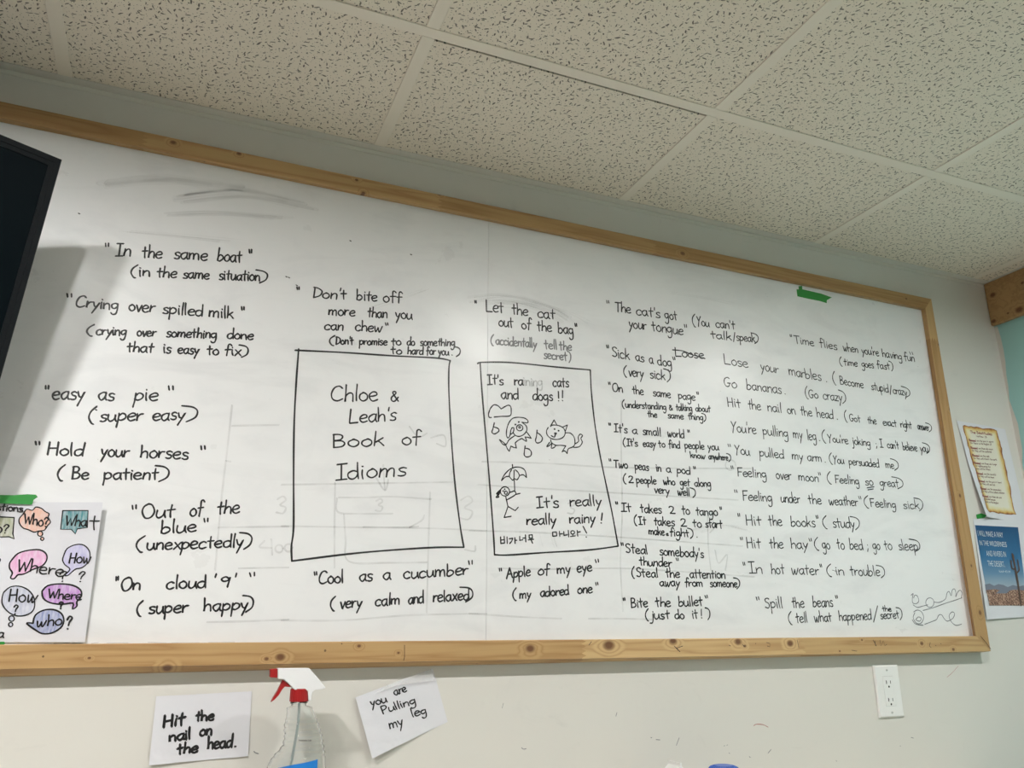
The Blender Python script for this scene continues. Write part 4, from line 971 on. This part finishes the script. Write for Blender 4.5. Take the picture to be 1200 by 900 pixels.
def bfont(words, x0, y0, x1, y1, hpx, m, lift):
    """printed capitals, tall and narrow, lying on the page"""
    fc = bpy.data.curves.new('t', 'FONT'); fc.body = words; fc.offset = -.012
    to = bpy.data.objects.new('t', fc); COL.objects.link(to); dg = bpy.context.evaluated_depsgraph_get(); dg.update()
    me = bpy.data.meshes.new_from_object(to.evaluated_get(dg)); bpy.data.objects.remove(to); xs_ = [v.co.x for v in me.vertices]; a, b = min(xs_), max(xs_)
    A = Y_(x0, y0); B = Y_(x1, y1)
    for v in me.vertices:
        u = (v.co.x-a)/(b-a); px = A[0]+(B[0]-A[0])*u; py = A[1]+(B[1]-A[1])*u; h = v.co.y/.7*hpx/3.333
        q = s5(px-h*.19, py-h); v.co = Vector((q.x, q.y-lift, q.z))
    me.materials.append(m); o = bpy.data.objects.new('printed_words', me); COL.objects.link(o); return under(root, o)
wp = mat('white_print', (.85, .86, .88), .5)
bfont('I WILL MAKE A WAY', 317, 560, 416, 568, 22, wp, .0014); bfont('IN THE WILDERNESS', 324, 597, 430, 604, 20, wp, .0014)
bfont('AND RIVERS IN', 350, 639, 427, 643, 22, wp, .0014); bfont('THE DESERT.', 355, 678, 422, 682, 22, wp, .0014); bfont('Isaiah 43:19', 398, 702, 442, 705, 9, wp, .0014)

# ------------------------------------------------------------------ wall outlet
Z_ = T(960, 680, 4.09)
pc = [Z_(262, 408), Z_(378, 406), Z_(412, 655), Z_(292, 660)]
q = [W(x, y, -.006) for x, y in pc]
cx = sum(p.x for p in q)/4; cz = sum(p.z for p in q)/4; hw = (q[1].x-q[0].x)/2; hh = (q[1].z-q[2].z)/2
out = empty('wall_outlet', (cx, 0, cz), label='white double power outlet on the wall under the right end of the whiteboard', category='outlet')
bm = bmesh.new()
def rect(bm, x, z, y): return [bm.verts.new((sx_*x, y, sz*z)) for sx_, sz in ((-1, -1), (1, -1), (1, 1), (-1, 1))]
r0 = rect(bm, hw, hh, -.0003); r1 = rect(bm, hw, hh, -.0035); r2 = rect(bm, hw-.003, hh-.003, -.0062); r3 = rect(bm, .0168, .0335, -.0062); r4 = rect(bm, .0168, .0335, -.0045)
for a, b in ((r0, r1), (r1, r2), (r2, r3), (r3, r4)):
    for k in range(4): bm.faces.new([a[k], a[(k+1) % 4], b[(k+1) % 4], b[k]])
bm.faces.new(r4)
link_bm('cover_plate', bm, M['plate'], out)
box('receptacle', (-.0162, -.0070, -.0329), (.0162, -.0030, .0329), M['plate'], out, bevel=.0006)
link('receptacle_seam', [(-.0168, -.0047, -.0335), (.0168, -.0047, -.0335), (.0168, -.0047, .0335), (-.0168, -.0047, .0335)], [(0, 1, 2, 3)], M['gap'], out)
for zc in (.0195, -.0195):
    box('slot', (-.0078, -.0073, zc-.0035), (-.0058, -.0069, zc+.0045), M['slot'], out); box('slot', (-.0078, -.0073, zc+.0005), (-.0045, -.0069, zc+.0017), M['slot'], out)
    box('slot', (.0052, -.0073, zc-.0030), (.0068, -.0069, zc+.0040), M['slot'], out)
    rings = [[(.0024*math.cos(t*math.pi/5)-.0003, y, zc-.0095+.0024*math.sin(t*math.pi/5)) for t in range(10)] for y in (-.0069, -.0073)]
    loft('ground_hole', rings, M['slot'], out)
for zc in (.047, -.047):
    rings = [[(r*math.cos(t*math.pi/6), y, zc+r*math.sin(t*math.pi/6)) for t in range(12)] for r, y in ((.0032, -.006), (.0030, -.0070), (.0018, -.0074))]
    o = loft('screw', rings, M['screwm'], out); box('screw_slot', (-.0022, -.0076, zc-.0004), (.0022, -.0073, zc+.0004), M['slot'], o)

# ------------------------------------------------------------------ television on its wall arm
tvw = Vector((.8837, .4681, 0)); tvu = Vector((.1164, -.2197, .9686)); tvu = (tvu-tvw*tvu.dot(tvw)).normalized(); tvn = tvu.cross(tvw).normalized()
if tvn.y > 0: tvn = -tvn
C0 = W(73, 187, -.214)                                # upper right front corner
TWD, THT = .97, .56
def TV(x, z, d): return C0+tvw*(x-TWD)+tvu*(z-THT)-tvn*d    # x from the left, z up, d depth behind the face
ctr = TV(TWD/2, THT/2, 0)
tv = empty('television', ctr, label='large black flat television at the left edge, angled and tilted down from a ceiling pole', category='television')
TU = lambda o: under(tv, o)
bz = .0165
def ringTV(ins, d): return [TV(ins, ins, d), TV(TWD-ins, ins, d), TV(TWD-ins, THT-ins, d), TV(ins, THT-ins, d)]
TU(loft('bezel', [ringTV(.001, .034), ringTV(0, .032), ringTV(0, .0015), ringTV(.0015, 0), ringTV(.009, 0), ringTV(.0095, .0012), ringTV(bz, .0016), ringTV(bz, .004)], M['tv'], smooth=False, cap=False))
TU(loft('screen', [ringTV(bz-.001, .0030), ringTV(bz-.001, .006)], M['screen'], smooth=False))
TU(loft('back_cover', [ringTV(.001, .032), ringTV(.03, .045), ringTV(.16, .062)], M['tv'], smooth=False))
back = TV(TWD/2, THT/2, .062)
TU(loft('mount_bracket', [[TV(TWD/2+a, THT/2+b, d) for a, b in ((-.1, -.1), (.1, -.1), (.1, .1), (-.1, .1))] for d in (.060, .068)], M['steel'], smooth=False))
pole = TV(TWD/2, THT/2, .085)
cz_ = lambda r, z: [(pole.x+r*math.cos(k*math.pi/8), pole.y+r*math.sin(k*math.pi/8), z) for k in range(16)]
TU(loft('ceiling_pole', [cz_(.018, pole.z-.04), cz_(.018, -.004)], M['steel'])); TU(loft('ceiling_flange', [cz_(.06, -.0012), cz_(.06, -.006)], M['steel'], smooth=False))

# ------------------------------------------------------------------ cabinet whose top carries the spray bottle
CT = -1.362
cab = empty('cabinet', (.6, 0, FLOOR), label='low pale cabinet against the wall below the whiteboard', category='cabinet')
under(cab, box('worktop', (-.6, -.36, CT-.03), (1.9, -.001, CT), M['counter'], bevel=.003))
under(cab, box('body', (-.58, -.34, FLOOR+.001), (1.88, -.002, CT-.03), M['counter']))
for k in range(4):
    x = -.57+k*.6125; d = under(cab, box('door', (x+.003, -.358, FLOOR+.08), (x+.6, -.34, CT-.04), M['counter'], bevel=.002))
    under(cab, box('handle', (x+.55, -.372, -1.75), (x+.56, -.358, -1.65), M['steel']))

# ------------------------------------------------------------------ spray bottle
bx_, by_ = W(350.5, 822, -.085).x, -.085
sb = empty('spray_bottle', (bx_, by_, CT), label='clear plastic spray bottle with white and red trigger head under the whiteboard', category='bottle')
zt = W(350, 785.5, by_).z-CT                          # top of the head above the counter
X5 = lambda x, y: (W(290+x/6.92, 770+y/6.92, by_).x-bx_, W(290+x/6.92, 770+y/6.92, by_).z-CT)
zn = X5(415, 358)[1]                                   # bottom of the collar
def prof(r, zz, sq=1.0, yq=.62, n=32):
    ring = []
    for k in range(n):
        a = 2*math.pi*k/n; c, s_ = math.cos(a), math.sin(a)
        e = 2/ (2+1.0*(1-sq)); ring.append((r*math.copysign(abs(c)**e, c), r*yq*math.copysign(abs(s_)**e, s_), zz))
    return ring
zs = zn
lefts = [(318, 408), (316, 450), (314, 490), (300, 535), (296, 590), (298, 640), (286, 700), (262, 738), (225, 775), (190, 815), (165, 860), (150, 905)]
rights = [(524, 408), (540, 450), (556, 490), (574, 535), (590, 590), (603, 640), (614, 700), (620, 738), (626, 775), (630, 815), (632, 860), (634, 905)]
neck = [(0, .0140, zs, 1, 1), (0, .0143, zs-.003, 1, 1), (0, .0122, zs-.0035, 1, 1), (0, .0122, zs-.0068, 1, 1)]
outer = [p for p in neck]
for i, (l, r) in enumerate(zip(lefts, rights)):
    xl, zl = X5(*l); xr_, zr = X5(*r)
    outer.append(((xl+xr_)/2, (xr_-xl)/2*1.0, (zl+zr)/2, 1-.03*i, max(.62, .98-.035*i)))
lx, lw, lz_ = outer[-1][:3]
# finer body rings with shallow horizontal ribs
fine_ = neck[:]
bd = outer[4:]
for i in range(len(bd)-1):
    for k in range(8):
        t = k/8; q_ = [bd[i][j]*(1-t)+bd[i+1][j]*t for j in range(5)]
        q_[1] += 0.0007*math.sin((zs-q_[2])*2*math.pi/.0085)*(1 if 2 <= i <= 8 else 0); fine_.append(tuple(q_))
fine_ += [(lx, lw, lz_, .65, .62), (lx, lw+.001, lz_-.03, .65, .62), (lx, lw, lz_*.4, .65, .62), (lx, lw, .006, .65, .62), (lx, lw-.003, .0006, .65, .62)]
outer = fine_
def prx(c, r, z, sq, yq): return [(x+c, y, zz) for x, y, zz in prof(r, z, sq, yq)]
o1 = [prx(*p) for p in outer]
inner = [prx(p[0], p[1]-.0014, p[2]+(.0 if i < len(outer)-2 else .0015), p[3], p[4]) for i, p in enumerate(outer)][::-1]
# one shell: outside down, inside up
vs = [v for r in o1+inner for v in r]; n = 32; R = len(o1+inner); fs = []
for i in range(R-1):
    if i == len(o1)-1: continue
    for j in range(n): k = (j+1) % n; fs.append((i*n+j, i*n+k, (i+1)*n+k, (i+1)*n+j))
fs.append(tuple((len(o1)-1)*n+j for j in range(n))); fs.append(tuple(len(o1)*n+j for j in range(n))[::-1])
for j in range(n): k = (j+1) % n; fs.append((j, (R-1)*n+j, (R-1)*n+k, k))
bm = bmesh.new(); bv = [bm.verts.new(v) for v in vs]
for f in fs: bm.faces.new([bv[i] for i in f])
link_bm('bottle_body', bm, M['bottle'], sb, True)
# ribbed collar
rings = [[((r+(.0004 if k % 2 else 0))*math.cos(k*math.pi/24), (r+(.0004 if k % 2 else 0))*math.sin(k*math.pi/24), z) for k in range(48)] for r, z in ((.0150, zs), (.0154, zs+.001), (.0150, zs+.0185), (.0140, zs+.020))]
loft('collar', rings, M['red'], sb, smooth=False)
def ext_profile(name, pts, t, m, bev=.0015):
    bm = bmesh.new(); P = [X5(*p) for p in pts]
    f = [bm.verts.new((x, -t, z)) for x, z in P]; b = [bm.verts.new((x, t, z)) for x, z in P]; n = len(P)
    bm.faces.new(f); bm.faces.new(b[::-1])
    for i in range(n): bm.faces.new([f[i], b[i], b[(i+1) % n], f[(i+1) % n]])
    bmesh.ops.recalc_face_normals(bm, faces=bm.faces)
    if bev: bmesh.ops.bevel(bm, geom=[e for e in bm.edges], offset=bev, segments=2, affect='EDGES', profile=.6, clamp_overlap=True)
    return link_bm(name, bm, m, sb)
ext_profile('sprayer_head', [(240, 90), (492, 88), (560, 165), (626, 248), (590, 262), (535, 268), (514, 285), (506, 350), (486, 350), (480, 270), (385, 270), (355, 245), (318, 205), (288, 178), (240, 172)], .0125, M['white'], .0016)
ext_profile('nozzle', [(182, 97), (241, 92), (239, 168), (180, 163)], .0075, M['red'], .0012)
ext_profile('trigger', [(283, 182), (318, 208), (352, 244), (300, 238), (278, 262), (250, 308), (215, 345), (188, 364), (205, 330), (240, 275), (268, 220)], .0060, M['red'], .0008)
tb = [(.0, zs+.004), (.001, zs-.03), (-.003, zs-.07), (-.008, zs-.11), (-.014, zs-.16), (-.018, .01)]
rings = [[(x+.0021*math.cos(k*math.pi/4), .0021*math.sin(k*math.pi/4), z) for k in range(8)] for x, z in crom(tb, 4)]
loft('dip_tube', rings, M['tube'], sb)
# wrap label with a slanted top edge
vs = []; fs = []; lz = X5(480, 868)[1]
lring = prof(lw+.0006, 0, .65, .62, 96)
sel = [k for k in range(96) if lring[k][1] < 0 and -.034 < lring[k][0] < .030]; sel.sort(key=lambda k: lring[k][0])
for i, k in enumerate(sel):
    x, y, _ = lring[k]; u = i/(len(sel)-1)
    top_ = X5(0, 897-54*u)[1] if u > .03 else X5(0, 903)[1]
    vs += [(x+lx, y-.0004, top_), (x+lx, y-.0004, .03)]
    if i: fs.append((2*i-2, 2*i-1, 2*i+1, 2*i))
link('bottle_label', vs, fs, M['label'], sb, True)
k = Ink(lambda x, y: Vector((X5(x, y)[0]+bx_, by_-.0218, X5(x, y)[1]+CT)), .0006, .0002)
for w_, xa, xb in (('c', 405, 420), ('d', 425, 445), ('eo', 447, 470), ('n', 474, 495)): pass
for i, x in enumerate(range(402, 496, 9)): k.stroke([(x, 656+(i % 2)*3), (x+5, 672-(i % 3)*3)]); k.stroke([(x+2, 670), (x+7, 662)])
under(sb, k.build('embossed_mark', M['ink']))

# ------------------------------------------------------------------ two things just peeking over the bottom of the picture
jx = W(848, 897, -.16)
cap = empty('ribbed_cap', (jx.x, -.16, CT), label='blue ribbed cap just showing at the bottom edge, right of centre', category='cap')
top = W(848, 896.5, -.16).z-CT
rings = []
for r, z in ((.029, 0), (.029, top-.014), (.0275, top-.008), (.024, top-.003), (.016, top)):
    rings.append([((r+(.0022 if kk % 2 else 0))*math.cos(kk*math.pi/32), (r+(.0022 if kk % 2 else 0))*math.sin(kk*math.pi/32), z) for kk in range(64)])
loft('cap_shell', rings, M['blue'], cap, smooth=False)
jx = W(791, 895, -.10); top = jx.z-CT
ct = empty('white_carton', (jx.x, -.10, CT), label='tip of a small white carton at the bottom edge, left of the blue cap', category='carton')
w2 = .022
link('carton_body', [(-w2, -w2, 0), (w2, -w2, 0), (w2, w2, 0), (-w2, w2, 0), (-w2, -w2, top-.02), (w2, -w2, top-.02), (w2, w2, top-.02), (-w2, w2, top-.02), (0, -w2*.9, top), (0, w2*.9, top)],
     [(3, 2, 1, 0), (0, 1, 5, 4), (1, 2, 6, 5), (2, 3, 7, 6), (3, 0, 4, 7), (4, 5, 8), (6, 7, 9), (5, 6, 9, 8), (7, 4, 8, 9)], M['plate'], ct)
box('carton_ridge', (-.002, -w2*.9, top-.002), (.002, w2*.9, top+.004), M['plate'], ct)

# scuffs and pen ticks on the wall paint
k = Ink(lambda x, y: W(x, y, -.0002), .0012, .0003); T7 = T(700, 800, 2.4)
for a in ([(150, 154), (153, 155)], [(165, 160), (176, 161)], [(230, 155), (222, 176)], [(356, 178), (358, 177)], [(364, 176), (366, 175)], [(370, 198), (372, 199)], [(427, 208), (430, 210)], [(480, 198), (488, 188)], [(882, 154), (889, 156)], [(851, 178), (853, 178)], [(671, 219), (673, 221)], [(55, 84), (52, 94)]):
    k.curve([T7(*p) for p in a])
k.curve([T(400, 760, 3.75)(*p) for p in [(792, 436), (800, 442), (812, 440)]]); k.curve([T(130, 760, 3.75)(*p) for p in [(628, 452), (636, 458), (648, 462)]]); k.stroke([T(400, 760, 3.75)(712, 240), T(400, 760, 3.75)(706, 262)], .0007)
o = k.build('trim_2', M['pencil']); struct(o)
k = Ink(lambda x, y: W(x, y, -.0002), .0010, .0003); k.curve([T7(*p) for p in [(440, 121), (447, 117), (465, 118), (480, 125)]]); k.curve([Z_(665, 412), Z_(640, 440), Z_(612, 465)], .0006)
o = k.build('trim_3', M['red']); struct(o)
